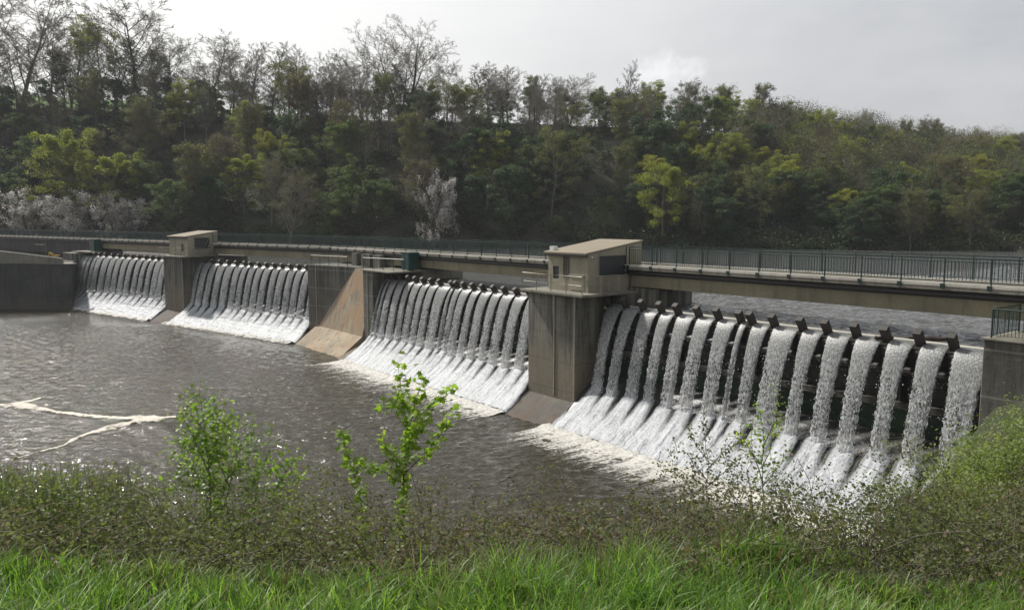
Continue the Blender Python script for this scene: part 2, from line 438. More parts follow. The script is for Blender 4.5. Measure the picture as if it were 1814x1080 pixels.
# ------------------------------------------------------------------ near bank
def bank_z(X, Y):
    toe = 22 + 11 * min(1, max(0, (X - 9) / 9)) + min(0, X + 10) * -.05
    up = 10.95 + .05 * math.sin(X * 1.7) + .04 * math.sin(Y * 2.3 + X)
    crown = 2.0
    if Y < crown: return up + .12
    if Y < 4.6: return up + .12 - (Y - crown) * .19
    z1 = up + .12 - 2.6 * .19
    tt = (Y - 4.6) / (toe - 4.6)
    zz = z1 * (1 - tt) - 1.0 * tt
    if X > 14: zz = max(zz, min(1, (X - 14) / 7) * 7.0 * (1 if Y < toe - 2 else max(0, 1 - (Y - toe + 2) / 4)))
    return max(zz, -2.) + (.15 * math.sin(X * .9 + Y * 1.3) if tt < .95 else 0)
xs = np.concatenate([np.arange(-70, -8, 2.5), np.arange(-8, 9, .5), np.arange(9, 60, 2.)]); ys = np.concatenate([np.arange(-25, 0, 2.5), np.arange(0, 8, .4), np.arange(8, 44, 1.2)])
vs = [(x, y, bank_z(x, y)) for x in xs for y in ys]; ny = len(ys)
qs = [(i * ny + j, (i + 1) * ny + j, (i + 1) * ny + j + 1, i * ny + j + 1) for i in range(len(xs) - 1) for j in range(ny - 1)]
m = N('bank_soil'); p = m.pos(); f1 = m.noise(p, 1.1, 5, .6); f2 = m.noise(p, 14, 5, .7)
c = m.mix(m.rng(f1, .35, .65), (.055, .043, .03), (.03, .045, .016)); c = m.mix(m.rng(f2, .4, .7, 0, .6), c, (.02, .017, .012))
M['soil'] = m.out(m.bsdf(Base_Color=c, Roughness=.95, Normal=m.bump(f2, .7, .05)))
tag(link('river_bank', np_mesh('river_bank', np.array(vs), np.array(qs), smooth=True), [M['soil']]), 'earthen river bank under grass and brambles', None, None, 'structure')

# ------------------------------------------------------------------ dam: gates, aprons, jets
def px_u(F, x, y):
    """along-dam coordinate of a crest feature seen at photo pixel (x, y)"""
    q = at(x, y, z=7.25); return (q.x - F.o[0]) * F.u[0] + (q.y - F.o[1]) * F.u[1]
ray_u = lambda F, x: None
def crest_u(F, x):
    a = (x - 907) / FPX; # ground-plan ray through the column, met with v = 0
    dy = math.cos(PITCH) + (540 - (560 if F is FR else 470)) / FPX * math.sin(PITCH)
    nx, ny = F.u[1], -F.u[0]
    t = (F.o[0] * nx + F.o[1] * ny) / (a * nx + dy * ny)
    return (a * t - F.o[0]) * F.u[0] + (dy * t - F.o[1]) * F.u[1]

BAYS = [  # frame, u0, u1, tooth columns in the photo, place phrase
    (FL, -54.0, -25.8, [158, 165, 172, 180, 190.5, 203, 214, 224.5, 237, 249, 261, 272, 283], 'far left gate'),
    (FL, -21.2, 3.7, [354, 366.5, 380, 393, 407, 422, 436, 447, 461, 474.5, 488, 502, 517, 531], 'gate beside the small gatehouse'),
    (FR, -0.4, 23.5, [693, 700, 713, 727, 740, 754, 768, 783, 804.5, 812, 825, 842, 859, 878, 897, 918], 'gate left of the large gatehouse'),
    (FR, 28.2, 51.3, [1079, 1110, 1140, 1173, 1203, 1239, 1274.5, 1314, 1334, 1374, 1424, 1468.5, 1520, 1574.5, 1634, 1694.5], 'gate right of the large gatehouse'),
]
ORD = 'first second third fourth fifth sixth seventh eighth ninth tenth eleventh twelfth thirteenth fourteenth fifteenth sixteenth seventeenth eighteenth nineteenth twentieth'.split()
VH, ZH = 1.9, 2.0            # where a stream meets the apron
VT = 4.6                     # apron toe

def apron_z(v): return np.interp(v, [-1, .8, 1.9, 3.1, VT, 6], [3.4, 2.9, 2.0, .95, -.02, -.3])

def vnoise(seed, a, b):
    r = np.random.default_rng(seed); ph = r.uniform(0, 6.28, (7, 2)); out = 0
    for i in range(7):
        k = 1.35 ** i * 1.3
        out = out + np.sin(a * k * (1 + .3 * math.sin(i)) + ph[i, 0] + 1.3 * np.sin(b * k * .8 + ph[i, 1])) / (1 + .35 * i)
    return out / 3

def make_jet(F, a, bb, idx, place, seed, wide=True):
    """one stream: a closed, ragged sheet falling in a parabola (top-level) and its white run-out on the apron (part)"""
    r = np.random.default_rng(seed)
    nu, nt = 18, 84
    w0 = bb - a; cu = (a + bb) / 2
    base = F(cu, 0, 7.2)
    S = np.linspace(0, 1, nt + 1)
    # path: approach over the lip, then free fall to the apron
    drop = 7.24 - ZH
    vel = 1.75 + r.uniform(-.12, .12)
    path_v = []; path_z = []
    for s in S:
        if s < .06: path_v.append(-.45 + s / .06 * .5); path_z.append(7.30 - .02 * (s / .06) ** 2)
        else:
            q = (s - .06) / .94; h = drop * (.12 * q + .88 * q ** 1.25)
            tt = math.sqrt(2 * h / 9.8); path_v.append(.05 + vel * tt); path_z.append(7.28 - h)
    path_v = np.array(path_v); path_z = np.array(path_z)
    lean = r.uniform(-.08, .08)
    width = w0 * r.uniform(.9, 1.06) * (1 - (r.uniform(.1, .3) if wide else r.uniform(.04, .2)) * np.clip((S - .04) / .6, 0, 1) ** .8) * (1 + .0 * S)
    verts = []; uvs = []
    U = np.linspace(-.5, .5, nu + 1)
    SS, UU = np.meshgrid(S, U, indexing='ij')
    amp = np.clip((SS - .24) / .5, 0, 1)
    edge_n = vnoise(seed, SS * 34, UU * 0 + 2)
    uu = cu + lean * SS + UU * width[:, None] + np.sign(UU) * (np.abs(UU) * 2) ** 3 * edge_n * .09 * amp
    rough = .7 * vnoise(seed + 1, SS * 70, UU * 12) + .8 * vnoise(seed + 2, UU * 30, SS * 24)
    thick = (.03 + .14 * SS) * np.sqrt(np.clip(1 - (UU * 2) ** 2, 0, 1))
    for side in (1, -1):
        off = side * thick + rough * .042 * amp * (1 if side > 0 else .4)
        vv = path_v[:, None] + off * .95; zz = path_z[:, None] + off * .25
        X = F.o[0] + uu * F.u[0] + vv * F.u[1]; Y = F.o[1] + uu * F.u[1] - vv * F.u[0]
        verts.append(np.stack([X, Y, zz], -1).reshape(-1, 3)); uvs.append(np.stack([UU + .5, SS], -1).reshape(-1, 2))
    n1 = (nt + 1) * (nu + 1); q = []
    I, J = np.meshgrid(np.arange(nt), np.arange(nu), indexing='ij'); A = (I * (nu + 1) + J).ravel()
    q0 = np.stack([A, A + 1, A + nu + 2, A + nu + 1], -1)
    quads = np.concatenate([q0, q0[:, ::-1] + n1])
    V = np.concatenate(verts) - np.array(base)
    UV = np.concatenate(uvs)
    # loose drops torn off the edges, as small three-sided flakes
    nd = 90
    sd = r.uniform(.35, 1, nd); k = (sd * nt).astype(int)
    du = cu + np.where(r.random(nd) < .5, -1, 1) * width[k] * (.45 + np.abs(r.normal(0, .12, nd)))
    dv = path_v[k] + r.normal(0, .12, nd); dz = path_z[k] + r.normal(0, .1, nd); sz = r.uniform(.01, .032, nd)
    c = np.stack([F.o[0] + du * F.u[0] + dv * F.u[1], F.o[1] + du * F.u[1] - dv * F.u[0], dz], -1) - np.array(base)
    o = r.normal(0, 1, (nd, 4, 3)); o /= np.linalg.norm(o, axis=-1, keepdims=True)
    # fine spray thrown up where the stream meets the apron and along the toe
    ns_ = 170; tv = np.where(r.random(ns_) < .55, VH + r.normal(.15, .35, ns_), VT + r.normal(.1, .5, ns_)); du2 = cu + r.normal(0, .5, ns_) * w0
    dz2 = np.interp(tv, [.8, 1.9, 3.1, 4.6, 6], [2.9, 2.0, .95, 0, 0]) + .1 + np.abs(r.normal(0, .32, ns_))
    c2 = np.stack([F.o[0] + du2 * F.u[0] + tv * F.u[1], F.o[1] + du2 * F.u[1] - tv * F.u[0], dz2], -1) - np.array(base)
    c = np.concatenate([c, c2]); sz = np.concatenate([sz, r.uniform(.008, .024, ns_)]); nd += ns_
    o = r.normal(0, 1, (nd, 4, 3)); o /= np.linalg.norm(o, axis=-1, keepdims=True)
    dvs = (c[:, None] + o * sz[:, None, None]).reshape(-1, 3); kk = np.arange(nd) * 4
    spray = np_mesh('spray', dvs, np.stack([kk, kk + 1, kk + 2, kk + 3], -1), uv=np.tile([[.5, .9]], (nd * 4, 1)))
    o = link('water_stream', np_mesh('water_stream', V, quads, smooth=True, uv=UV), [M['jet']], None, base)
    tag(o, f'{ORD[idx]} stream from the left pouring over the {place}', 'waterfall', 'streams falling over the dam gates')
    tag(link('spray', spray, [M['spray']], o), kind='stuff')
    # run-out on the apron
    ns, nw = 40, 14
    Sv = np.linspace(0, 1, ns + 1); Uw = np.linspace(-.5, .5, nw + 1); SS, UU = np.meshgrid(Sv, Uw, indexing='ij')
    vv = VH - .25 + SS * (VT + .35 - VH); wz = (w0 + .3) * (.95 + .55 * SS ** .8)
    rg = vnoise(seed + 5, SS * 14, UU * 12)
    hump = .16 * np.sqrt(np.clip(1 - (UU * 2) ** 2, 0, 1)) * (1 + .5 * np.exp(-((SS - .1) / .12) ** 2))
    zz = apron_z(vv) + .05 + hump + rg * .05 * np.clip(1 - (UU * 2) ** 4, 0, 1) + idx * .003
    uu = cu + lean + UU * wz + .05 * vnoise(seed + 6, SS * 9, UU * 3)
    X = F.o[0] + uu * F.u[0] + vv * F.u[1]; Y = F.o[1] + uu * F.u[1] - vv * F.u[0]
    V = np.stack([X, Y, zz], -1).reshape(-1, 3) - np.array(base)
    I, J = np.meshgrid(np.arange(ns), np.arange(nw), indexing='ij'); A = (I * (nw + 1) + J).ravel()
    me = np_mesh('white_run', V, np.stack([A, A + 1, A + nw + 2, A + nw + 1], -1), smooth=True, uv=np.stack([UU + .5, SS], -1).reshape(-1, 2))
    link('white_run', me, [M['splash']], o)

def make_bay(k, F, u0, u1, cols, place):
    base = F((u0 + u1) / 2, 0, 0)
    g = empty('spillway_gate', base, {0: 'far left dam gate topped with small splitter blocks under thin streams', 1: 'dam gate between small gatehouse and sloping concrete block', 2: 'dam gate between sloping concrete block and large gatehouse pier', 3: 'nearest dam gate right of large gatehouse with pale lip, painted sky sheen and leaning blocks'}[k], 'dam gate', 'spillway gates of the dam')
    b = MB(); b.prism(F, [(-.5, -1), (-.5, 7.0), (-.12, 7.0), (-.12, 4.6), (-.4, 4.2), (-.4, -1)], u0, u1); b.build('gate_plate', M['rustgate'], g)
    b = MB(); b.beam(F, u0, u1, -.42, .06, 7.02, 7.235); b.beam(F, u0, u1, -.82, -.5, 6.9, 7.315); b.build('crest_lip_and_sheen', M['lip'], g, bevel=.03)  # front bar is the lip; rear pale bar paints sky reflection on crest water
    b = MB(); b.tube([F(u0, .05, 5.95), F(u1, .05, 5.95)], .22, 10); b.build('pipe', M['rustgate'], g)
    b = MB(); b.beam(F, u0, u1, -.38, .28, 4.25, 4.55); b.build('cross_beam', M['beamlight'], g)
    b = MB(); b.beam(F, u0, u1, -.39, -.2, 2.9, 4.24); b.build('algae_panel', M['algae'], g)
    n = 9
    for i in range(n):
        uu = u0 + (u1 - u0) * (i + .5) / n; b = MB()
        b.prism(F, [(-.11, 7.0), (.22, 5.7), (.2, 4.6), (-.11, 4.6)], uu - .06, uu + .06)
        b.build('rib', M['rustgate'], g)
    b = MB(); b.prism(F, [(-.45, 3.0), (.3, 3.0), (.8, 2.72), (1.9, 1.85), (3.1, .8), (VT, -.15), (VT, -1.5), (-.45, -1.5)], u0, u1); b.build('apron', M['con_wet'], g)
    us = [crest_u(F, x) for x in cols]
    us = [u for u in us if u0 + .3 < u < u1 - .3]
    while u1 - us[-1] > 2.1: us.append(us[-1] + (us[-1] - us[-5]) / 4 if k != 2 else us[-1] + 1.55)
    for u in us:
        b = MB()
        h = .42 if k == 3 else .36
        t = random.uniform(-.05, .05)
        # block standing on the lip, leaning out downstream, with a tail under the lip that parts the water
        a0, a1 = u - .15, u + .15
        lean = .42 + t
        q = lambda uu, s, d: F(uu, -.12 + s * (.5 + t) - d * .8, 7.12 + s * (.62 + .12 * (k == 3)) - d * -.62)
        bt = [q(a0, 0, -.15), q(a1, 0, -.15), q(a1, 0, .15), q(a0, 0, .15)]; tp = [q(a0 - .02, 1, -.15), q(a1 + .02, 1, -.15), q(a1 + .02, 1, .15), q(a0 - .02, 1, .15)]
        b.poly(bt, tp)
        b.prism(F, [(.065, 7.0), (.3, 7.0), (.34, 6.9), (.12, 6.2), (.065, 6.2)], u - .12, u + .12)
        b.build('flow_splitter', M['tooth'], g)
    #print('BAY', k, u0, u1, [round(x, 1) for x in us])
    lim = [u0 + .1] + us + [u1 - .05]
    j = 0
    for i in range(len(lim) - 1):
        gp = .13 if k == 3 else .09
        a, bb = lim[i] + gp, lim[i + 1] - gp
        if i == 0: a -= .1
        if i == len(lim) - 2: bb += .1
        if bb - a < .25: continue
        make_jet(F, a, bb, j, place, 100 * k + i * 7 + 3, k == 3); j += 1
    # thin white sheet that closes between the run-outs towards the toe
    nu, nv = 110, 24
    U = np.linspace(u0 + .02, u1 - .02, nu + 1); Vv = np.linspace(2.2, VT + .25, nv + 1); UU, VV = np.meshgrid(U, Vv, indexing='ij')
    zz = apron_z(VV) + .04 + (.05 + .09 * (VV - 2.2) / 2.4) * (.5 + .5 * vnoise(k + 700, UU * 4, VV * 3))
    P = np.stack([F.o[0] + UU * F.u[0] + VV * F.u[1], F.o[1] + UU * F.u[1] - VV * F.u[0], zz], -1).reshape(-1, 3)
    I, J = np.meshgrid(np.arange(nu), np.arange(nv), indexing='ij'); A = (I * (nv + 1) + J).ravel()
    tag(link('white_water', np_mesh('white_water', P, np.stack([A, A + nv + 1, A + nv + 2, A + 1], -1), smooth=True, uv=np.stack([UU + 30 * k, VV - 2.2], -1).reshape(-1, 2)), [M['sheet']]),
        f'thin white water sheet sliding down the apron below the {place}', 'white water', None, 'stuff')
    # foam sheet spreading from the toe
    reach = {0: 2.4, 1: 2.2, 2: 7., 3: 7.}[k]
    nu, nv = 90, 22
    U = np.linspace(u0 - .3, u1 + (.2 if k < 3 else 1), nu + 1); Vv = np.linspace(-.35, reach, nv + 1); UU, VV = np.meshgrid(U, Vv, indexing='ij')
    zz = .03 + .16 * np.exp(-((VV - .1) / .6) ** 2) * (1 + .9 * vnoise(k + 900, UU * 4, VV * 4)) + .03 * vnoise(k + 910, UU * 2, VV * 3)
    vv = VV + VT
    P = np.stack([F.o[0] + UU * F.u[0] + vv * F.u[1], F.o[1] + UU * F.u[1] - vv * F.u[0], np.maximum(zz, .012)], -1).reshape(-1, 3)
    I, J = np.meshgrid(np.arange(nu), np.arange(nv), indexing='ij'); A = (I * (nv + 1) + J).ravel()
    uv = np.stack([UU * 1.3 + 40 * k, np.clip(VV, 0, 9) / reach * 5], -1).reshape(-1, 2)
    tag(link('foam', np_mesh('foam', P, np.stack([A, A + nv + 1, A + nv + 2, A + 1], -1), smooth=True, uv=uv), [M['foam']]),
        f'white foam spreading over the river below the {place}', 'foam', None, 'stuff')

for k, (F, u0, u1, cols, place) in enumerate(BAYS): make_bay(k, F, u0, u1, cols, place)

# ------------------------------------------------------------------ piers
def pier(F, u0, u1, label, platform=True):
    t = empty('pier', F((u0 + u1) / 2, 1, 0), label, 'dam pier', 'concrete piers of the dam')
    b = MB(); b.beam(F, u0, u1, -6.5, 2.5, -1.5, 8.0); b.build('pier_shaft', M['con_pier'], t, bevel=.04)
    b = MB(); b.prism(F, [(2.503, -1.5), (2.503, 1.25), (4.9, -.12), (4.9, -1.5)], u0 + .003, u1 - .003); b.build('foot', M['con_foot'], t, bevel=.04)
    b = MB(); b.beam(F, u1 - 2.05, u1 - 1.95, 2.5, 2.56, 1.4, 7.99); b.beam(F, u1 - .12, u1 - .02, 2.5, 2.55, 1.4, 7.99); b.build('drain_pipe', M['galv'], t)
    return t
p3 = pier(FR, 23.5, 28.2, 'tall concrete pier carrying the large gatehouse')
b = MB(); b.beam(FR, 23.3, 29.4, -2.2, 3.05, 8.004, 8.17); b.build('platform', M['con'], p3, bevel=.02)
b = MB(); b.beam(FR, 27.9, 29.6, -4.6, -.6, 7.0, 8.0); b.beam(FR, 28.2, 31.0, -5.2, -1.7, 7.0, 8.38); b.build('corbel', M['con_pier'], p3)
p1 = pier(FL, -25.8, -21.2, 'concrete pier carrying the small gatehouse')
b = MB(); b.beam(FL, -26.0, -20.4, -2.2, 3.0, 8.004, 8.16); b.build('platform', M['con'], p1, bevel=.02)
b = MB(); b.beam(FL, -21.3, -18.9, -5.2, -1.7, 7.0, 8.0); b.build('corbel', M['con_pier'], p1)

# ------------------------------------------------------------------ gatehouses
def gatehouse(name, F, u0, u1, v0, v1, zf, zr, label, big):
    t = empty(name, F((u0 + u1) / 2, (v0 + v1) / 2, 8.17), label, 'gatehouse', 'gatehouses on the dam piers')
    z0 = 8.17; w = .2
    slope = lambda v: zf + (zr - zf) * (v1 - v) / (v1 - v0)
    # walls with a real window opening in the right side and a doorway slit in the front
    b = MB()
    # front wall (v = v1), opening d0..d1
    d0, d1, dz0, dz1 = (u0 + .45, u0 + 1.05, 8.9, 9.72) if big else (u1 - 1.55, u1 - .95, 8.75, 9.6)
    b.beam(F, u0, d0, v1 - w, v1, z0, zf); b.beam(F, d1, u1 - w, v1 - w, v1, z0, zf)
    b.beam(F, d0, d1, v1 - w, v1, z0, dz0); b.beam(F, d0, d1, v1 - w, v1, dz1, zf)
    # right wall (u = u1): opening between v = wa..wb
    wa, wb, wz0, wz1 = (v0 + 1.45, v1 - .95, 9.2, 10.45) if big else (v0 + 1.0, v1 - .9, 9.0, 10.4)
    wz1 = min(wz1, slope(wb) - .12)
    def wallseg(va, vb, za, zb=None):
        top_a = slope(va) if zb is None else zb; top_b = slope(vb) if zb is None else zb
        p = [F(u1 - w, va, za), F(u1, va, za), F(u1, vb, za), F(u1 - w, vb, za)]
        q = [F(u1 - w, va, top_a), F(u1, va, top_a), F(u1, vb, top_b), F(u1 - w, vb, top_b)]
        b.poly(p, q)
    wallseg(v0 + w, wa, z0); wallseg(wb, v1, z0); wallseg(wa, wb, z0, wz0); wallseg(wa, wb, wz1)
    # left and rear walls
    p = [F(u0, v0 + w, z0), F(u0 + w, v0 + w, z0), F(u0 + w, v1 - w, z0), F(u0, v1 - w, z0)]
    q = [F(u0, v0 + w, slope(v0 + w)), F(u0 + w, v0 + w, slope(v0 + w)), F(u0 + w, v1 - w, slope(v1 - w)), F(u0, v1 - w, slope(v1 - w))]
    b.poly(p, q); b.beam(F, u0, u1, v0, v0 + w, z0, zr - .02)
    b.build('wall', M['render'], t)
    # roof slab, overhanging
    o = .22
    zz = lambda v: slope(v) + .004
    ro_, rb_ = .06, .06
    a = [F(u0 - o, v0 - rb_, zz(v0 - rb_)), F(u1 + ro_, v0 - rb_, zz(v0 - rb_)), F(u1 + ro_, v1 + o, zz(v1 + o)), F(u0 - o, v1 + o, zz(v1 + o))]
    c = [p + Vector((0, 0, .13)) for p in a]
    b = MB(); b.poly(a, c); b.build('roof', M['roofing'], t, bevel=.02)
    b = MB(); b.poly([p - Vector((0, 0, .004)) for p in [F(u0 - o + .05, v1 + o - .12, zz(v1 + o) - .12), F(u1 + .02, v1 + o - .12, zz(v1 + o) - .12), F(u1 + .02, v1 + o - .02, zz(v1 + o) - .12), F(u0 - o + .05, v1 + o - .02, zz(v1 + o) - .12)]],
                     [p - Vector((0, 0, .004)) for p in [F(u0 - o + .05, v1 + o - .12, zz(v1 + o)), F(u1 + .02, v1 + o - .12, zz(v1 + o)), F(u1 + .02, v1 + o - .02, zz(v1 + o)), F(u0 - o + .05, v1 + o - .02, zz(v1 + o))]])
    b.build('gutter', M['darkpipe'], t)
    # shutter set into the side opening, door panel in the front slit
    b = MB(); b.beam(F, u1 - .14, u1 - .08, wa, wb, wz0, wz1)
    n = 8
    for i in range(n):
        z = wz0 + (wz1 - wz0) * (i + .5) / n; b.beam(F, u1 - .08, u1 - .065, wa + .03, wb - .03, z - .03, z + .03)
    b.build('window_shutter', M['shutter'], t)
    b = MB()
    b.beam(F, u1 - .06, u1 + .025, wa - .07, wa, wz0 - .07, wz1 + .07); b.beam(F, u1 - .06, u1 + .025, wb, wb + .07, wz0 - .07, wz1 + .07)
    b.beam(F, u1 - .06, u1 + .025, wa, wb, wz1, wz1 + .07); b.beam(F, u1 - .06, u1 + .03, wa, wb, wz0 - .07, wz0)
    b.build('window_frame', M['render'], t)
    b = MB(); b.beam(F, d0, d1, v1 - .15, v1 - .1, dz0, dz1); b.build('window', M['shutter'], t)
    if big:
        for uu in (u0 + 1.5, u0 + 1.72, u0 + 1.94):
            b = MB(); b.beam(F, uu, uu + .12, v1 + .002, v1 + .05, 9.05, zf - .02); b.build('cable_duct', M['beamlight'], t)
    # floodlights under the eaves
    for uu, vv in ((u1 + .02, v1 - .25), (u0 - .02, v1 + .03)):
        b = MB(); q = F(uu + (.1 if uu > u0 else -.04), vv, zf - .16)
        b.tube([q + Vector((0, 0, .06)), q + Vector((0, 0, -.04))], .05, 8); b.tube([q + Vector((0, 0, .02)), F(uu, vv, zf - .1)], .02, 6); b.build('floodlight', M['white'], t)
    return t
gh = gatehouse('gatehouse', FR, 24.75, 28.55, -3.0, 1.8, 10.56, 11.26, 'large rendered gatehouse with sloping tan roof and wide dark shutter', True)
b = MB(); b.beam(FR, 24.75, 25.15, 1.35, 1.7, 10.72, 11.0); b.build('roof_vent', M['white'], gh)
b = MB(); b.beam(FR, 26.9, 28.2, 1.803, 1.84, 8.3, 9.2); b.beam(FR, 26.85, 28.25, 1.803, 1.9, 9.2, 9.27); b.build('meter_box', M['render'], gh)
gatehouse('gatehouse', FL, -25.35, -21.0, -2.3, 1.8, 10.5, 11.1, 'small distant gatehouse with sloping tan roof on the left pier', False)

# ------------------------------------------------------------------ platform guard rails and stair
def guard(name, pts, h, n_rails, label, cat, mat, post_step=1.4, balusters=0, group=None):
    pts = [Vector(p) for p in pts]
    t = empty(name, pts[0], label, cat, group)
    b = MB()
    for i in range(n_rails):
        z = h * (1 - i / n_rails)
        b.tube([p + Vector((0, 0, z)) for p in pts], .025 if i else .032, 6)
    b.build('rail', mat, t)
    for i in range(len(pts) - 1):
        d = pts[i + 1] - pts[i]; k = max(1, round(d.length / post_step))
        for j in range(k + (1 if i == len(pts) - 2 else 0)):
            q = pts[i] + d * (j / k)
            b = MB(); b.beam(Frame((q.x, q.y), (1, 0)), -.025, .025, -.025, .025, q.z, q.z + h + .01); b.build('post', mat, t)
        if balusters:
            b = MB(); kk = int(d.length / balusters)
            for j in range(kk):
                q = pts[i] + d * ((j + .5) / kk); b.beam(Frame((q.x, q.y), (1, 0)), -.009, .009, -.009, .009, q.z + .1, q.z + h)
            e = d.normalized(); b.tube([pts[i] + Vector((0, 0, .1)), pts[i + 1] + Vector((0, 0, .1))], .016, 4)
            b.build('baluster_panel', mat, t)
    return t
guard('guard_rail', [FR(23.45, .2, 8.17), FR(23.45, 2.95, 8.17), FR(29.25, 2.95, 8.17), FR(29.25, -.2, 8.17)], 1.08, 2, 'pale pipe guard rail round the large gatehouse platform', 'guard rail', M['galv'])
guard('guard_rail', [FL(-25.9, .3, 8.16), FL(-25.9, 2.9, 8.16), FL(-20.6, 2.9, 8.16), FL(-20.6, .1, 8.16)], 1.0, 2, 'pipe guard rail round the small gatehouse platform', 'guard rail', M['galv'])
t = empty('stair', FL(-20.2, -.4, 8.16), 'steep metal stair climbing from the small gatehouse platform to the walkway', 'stair')
b = MB()
for vv in (0.0, -.7): b.tube([FL(-20.3, vv, 8.17), FL(-18.9, vv, 9.7)], .05, 5)
b.build('stringer', M['galv'], t)
for i in range(6):
    q = i / 6 + .08; b = MB(); b.beam(FL, -20.3 + 1.4 * q - .1, -20.3 + 1.4 * q + .1, -.7, 0, 8.17 + 1.53 * q, 8.2 + 1.53 * q); b.build('tread', M['galv'], t)
b = MB(); b.tube([FL(-20.3, .02, 8.2), FL(-20.3, .02, 9.1), FL(-18.9, .02, 10.6), FL(-18.9, .02, 9.7)], .03, 5); b.build('handrail', M['galv'], t)

# ------------------------------------------------------------------ footbridge spans
def walk_z(F, u): return (9.66 + .24 * max(0, min(1, u / 51))) if F is FR else 9.66
def bridge(F, u0, u1, label, girder=True, post0=0, step=2.0, far=True):
    t = empty('footbridge', F((u0 + u1) / 2, -3, 8.4), label, 'footbridge', 'footbridge spans along the dam')
    za, zb = walk_z(F, u0), walk_z(F, u1)
    b = MB(); b.beam(F, u0, u1, -4.35, -1.72, za - .2, za - .08, zb - .2, zb - .08); b.build('deck', M['con'], t)
    b = MB(); b.beam(F, u0, u1, -1.71, -1.44, za - .26, za - .08, zb - .26, zb - .08); b.beam(F, u0, u1, -4.65, -4.38, za - .26, za - .08, zb - .26, zb - .08); b.build('edge_beam', M['con'], t)
    b = MB(); b.beam(F, u0, u1, -1.75, -1.42, za - .08, za + .05, zb - .08, zb + .05); b.beam(F, u0, u1, -4.65, -4.34, za - .08, za + .05, zb - .03, zb + .05); b.build('kerb', M['kerb'], t)
    b = MB()
    for dz, r in ((.32, .07), (.47, .09)): b.tube([F(u0, -1.62, za - dz), F(u1, -1.62, zb - dz)], r, 8)
    b.beam(F, u0, u1, -1.9, -1.72, za - .62, za - .2, zb - .62, zb - .2)
    b.build('conduit', M['darkpipe'], t)
    if girder:
        b = MB(); g0, g1 = za - 1.36, zb - 1.36
        b.beam(F, u0, u1, -2.3, -1.75, g0, za - .62, g1, zb - .62); b.beam(F, u0, u1, -4.3, -3.75, g0, za - .2, g1, zb - .2)
        b.build('girder', M['girder'], t, bevel=.02)
    h = 1.16
    for side, v in (('near', -1.56), ('far', -4.5)):
        r = MB()
        f = lambda u: walk_z(F, u) + .05
        r.beam(F, u0, u1, v - .03, v + .03, f(u0) + h - .05, f(u0) + h, f(u1) + h - .05, f(u1) + h)
        r.beam(F, u0, u1, v - .015, v + .015, f(u0) + .1, f(u0) + .13, f(u1) + .1, f(u1) + .13)
        r.beam(F, u0, u1, v - .015, v + .015, f(u0) + h - .2, f(u0) + h - .17, f(u1) + h - .2, f(u1) + h - .17)
        k = int((u1 - u0) / .16)
        for i in range(k):
            u = u0 + (u1 - u0) * (i + .5) / k; r.beam(F, u - .011, u + .011, v - .011, v + .011, f(u) + .12, f(u) + h - .18)
        ro = r.build('railing', M['green'], t)
        n = max(2, round((u1 - u0) / step))
        for i in range(n + 1):
            u = u0 + .05 + (u1 - u0 - .1) * i / n
            b = MB(); b.beam(F, u - .025, u + .025, v - .03, v + .03, f(u) - .17, f(u) + h - .052)
            if side == 'near': b.beam(F, u - .09, u + .09, v + .13, v + .2, f(u) - .25, f(u) - .03)
            b.build('post', M['green'], ro)
    return t
# where the two bridge lines (v = -1.5) cross
bR, bL = MEET_R + .0, MEET_L - .0
def cross(vv):
    A = FR(0, vv, 0); Bp = FL(0, vv, 0); u, w = FR.u, FL.u
    det = -u[0] * w[1] + w[0] * u[1]; dx, dy = Bp.x - A.x, Bp.y - A.y
    return (-dx * w[1] + w[0] * dy) / det, (u[0] * dy - u[1] * dx) / det
cr, cl = cross(-3.0)
bridge(FR, 28.8, 62.0, 'near footbridge span running from the large gatehouse out to the right')
bridge(FR, cr + .0, 28.6, 'footbridge span between the large gatehouse and the sloping block')
bridge(FL, -20.9, cl - .0, 'footbridge span between the sloping block and the small gatehouse')
bridge(FL, -54.5, -21.1, 'footbridge span left of the small gatehouse over the far gate')
bridge(FL, -125, -54.7, 'far left footbridge length on top of the dark wall', girder=False)

# ------------------------------------------------------------------ the sloping block between the two halves
t = empty('concrete_block', FR(-7, 1, 0), 'broad middle dam block with warm stained sloping face between two gates', 'dam block')
b = MB(); b.prism(FR, [(-6.5, -1.5), (-6.5, 7.97), (.3, 7.97), (1.75, 1.75), (4.25, -.12), (4.25, -1.5)], -12.6, -2.3); b.build('sloping_face', M['con_warm'], t)
b = MB(); b.beam(FL, 3.75, 12.2, -4.0, 2.5, -1.5, 8.05); b.build('left_wall', M['con_dark'], t, bevel=.03)
b = MB(); b.prism(FR, [(-6.4, -1.5), (-6.4, 7.98), (1.55, 7.98), (1.55, 1.3), (4.6, -.12), (4.6, -1.5)], -2.297, -.4); b.build('right_wall', M['con_dark'], t, bevel=.03)
b = MB(); b.beam(FR, -2.5, 3.2, -1.6, 1.7, 7.985, 8.12); b.beam(FR, -.39, 3.2, -6.0, -1.6, 7.3, 8.2); b.build('platform', M['con'], t, bevel=.02)
b = MB(); b.beam(FR, -1.45, -1.35, 1.55, 1.6, 1.5, 7.97); b.beam(FL, 5.1, 5.2, 2.5, 2.55, 1.2, 8.0); b.build('drain_pipe', M['galv'], t)
b = MB()
for (uu, w) in ((-4.2, .7), (-6.5, .9), (-8.9, .6)): b.beam(FR, uu - w, uu + w, -1.4, -.9, 7.97, 9.3)
b.beam(FR, -12, -2.2, -4.2, -1.75, 7.97, 9.4)
b.build('upstand', M['con_pier'], t)
b = MB(); b.prism(FL, [(2.503, -1.5), (2.503, 1.1), (4.6, -.12), (4.6, -1.5)], 3.75, 9.5); b.build('foot', M['con_foot'], t)
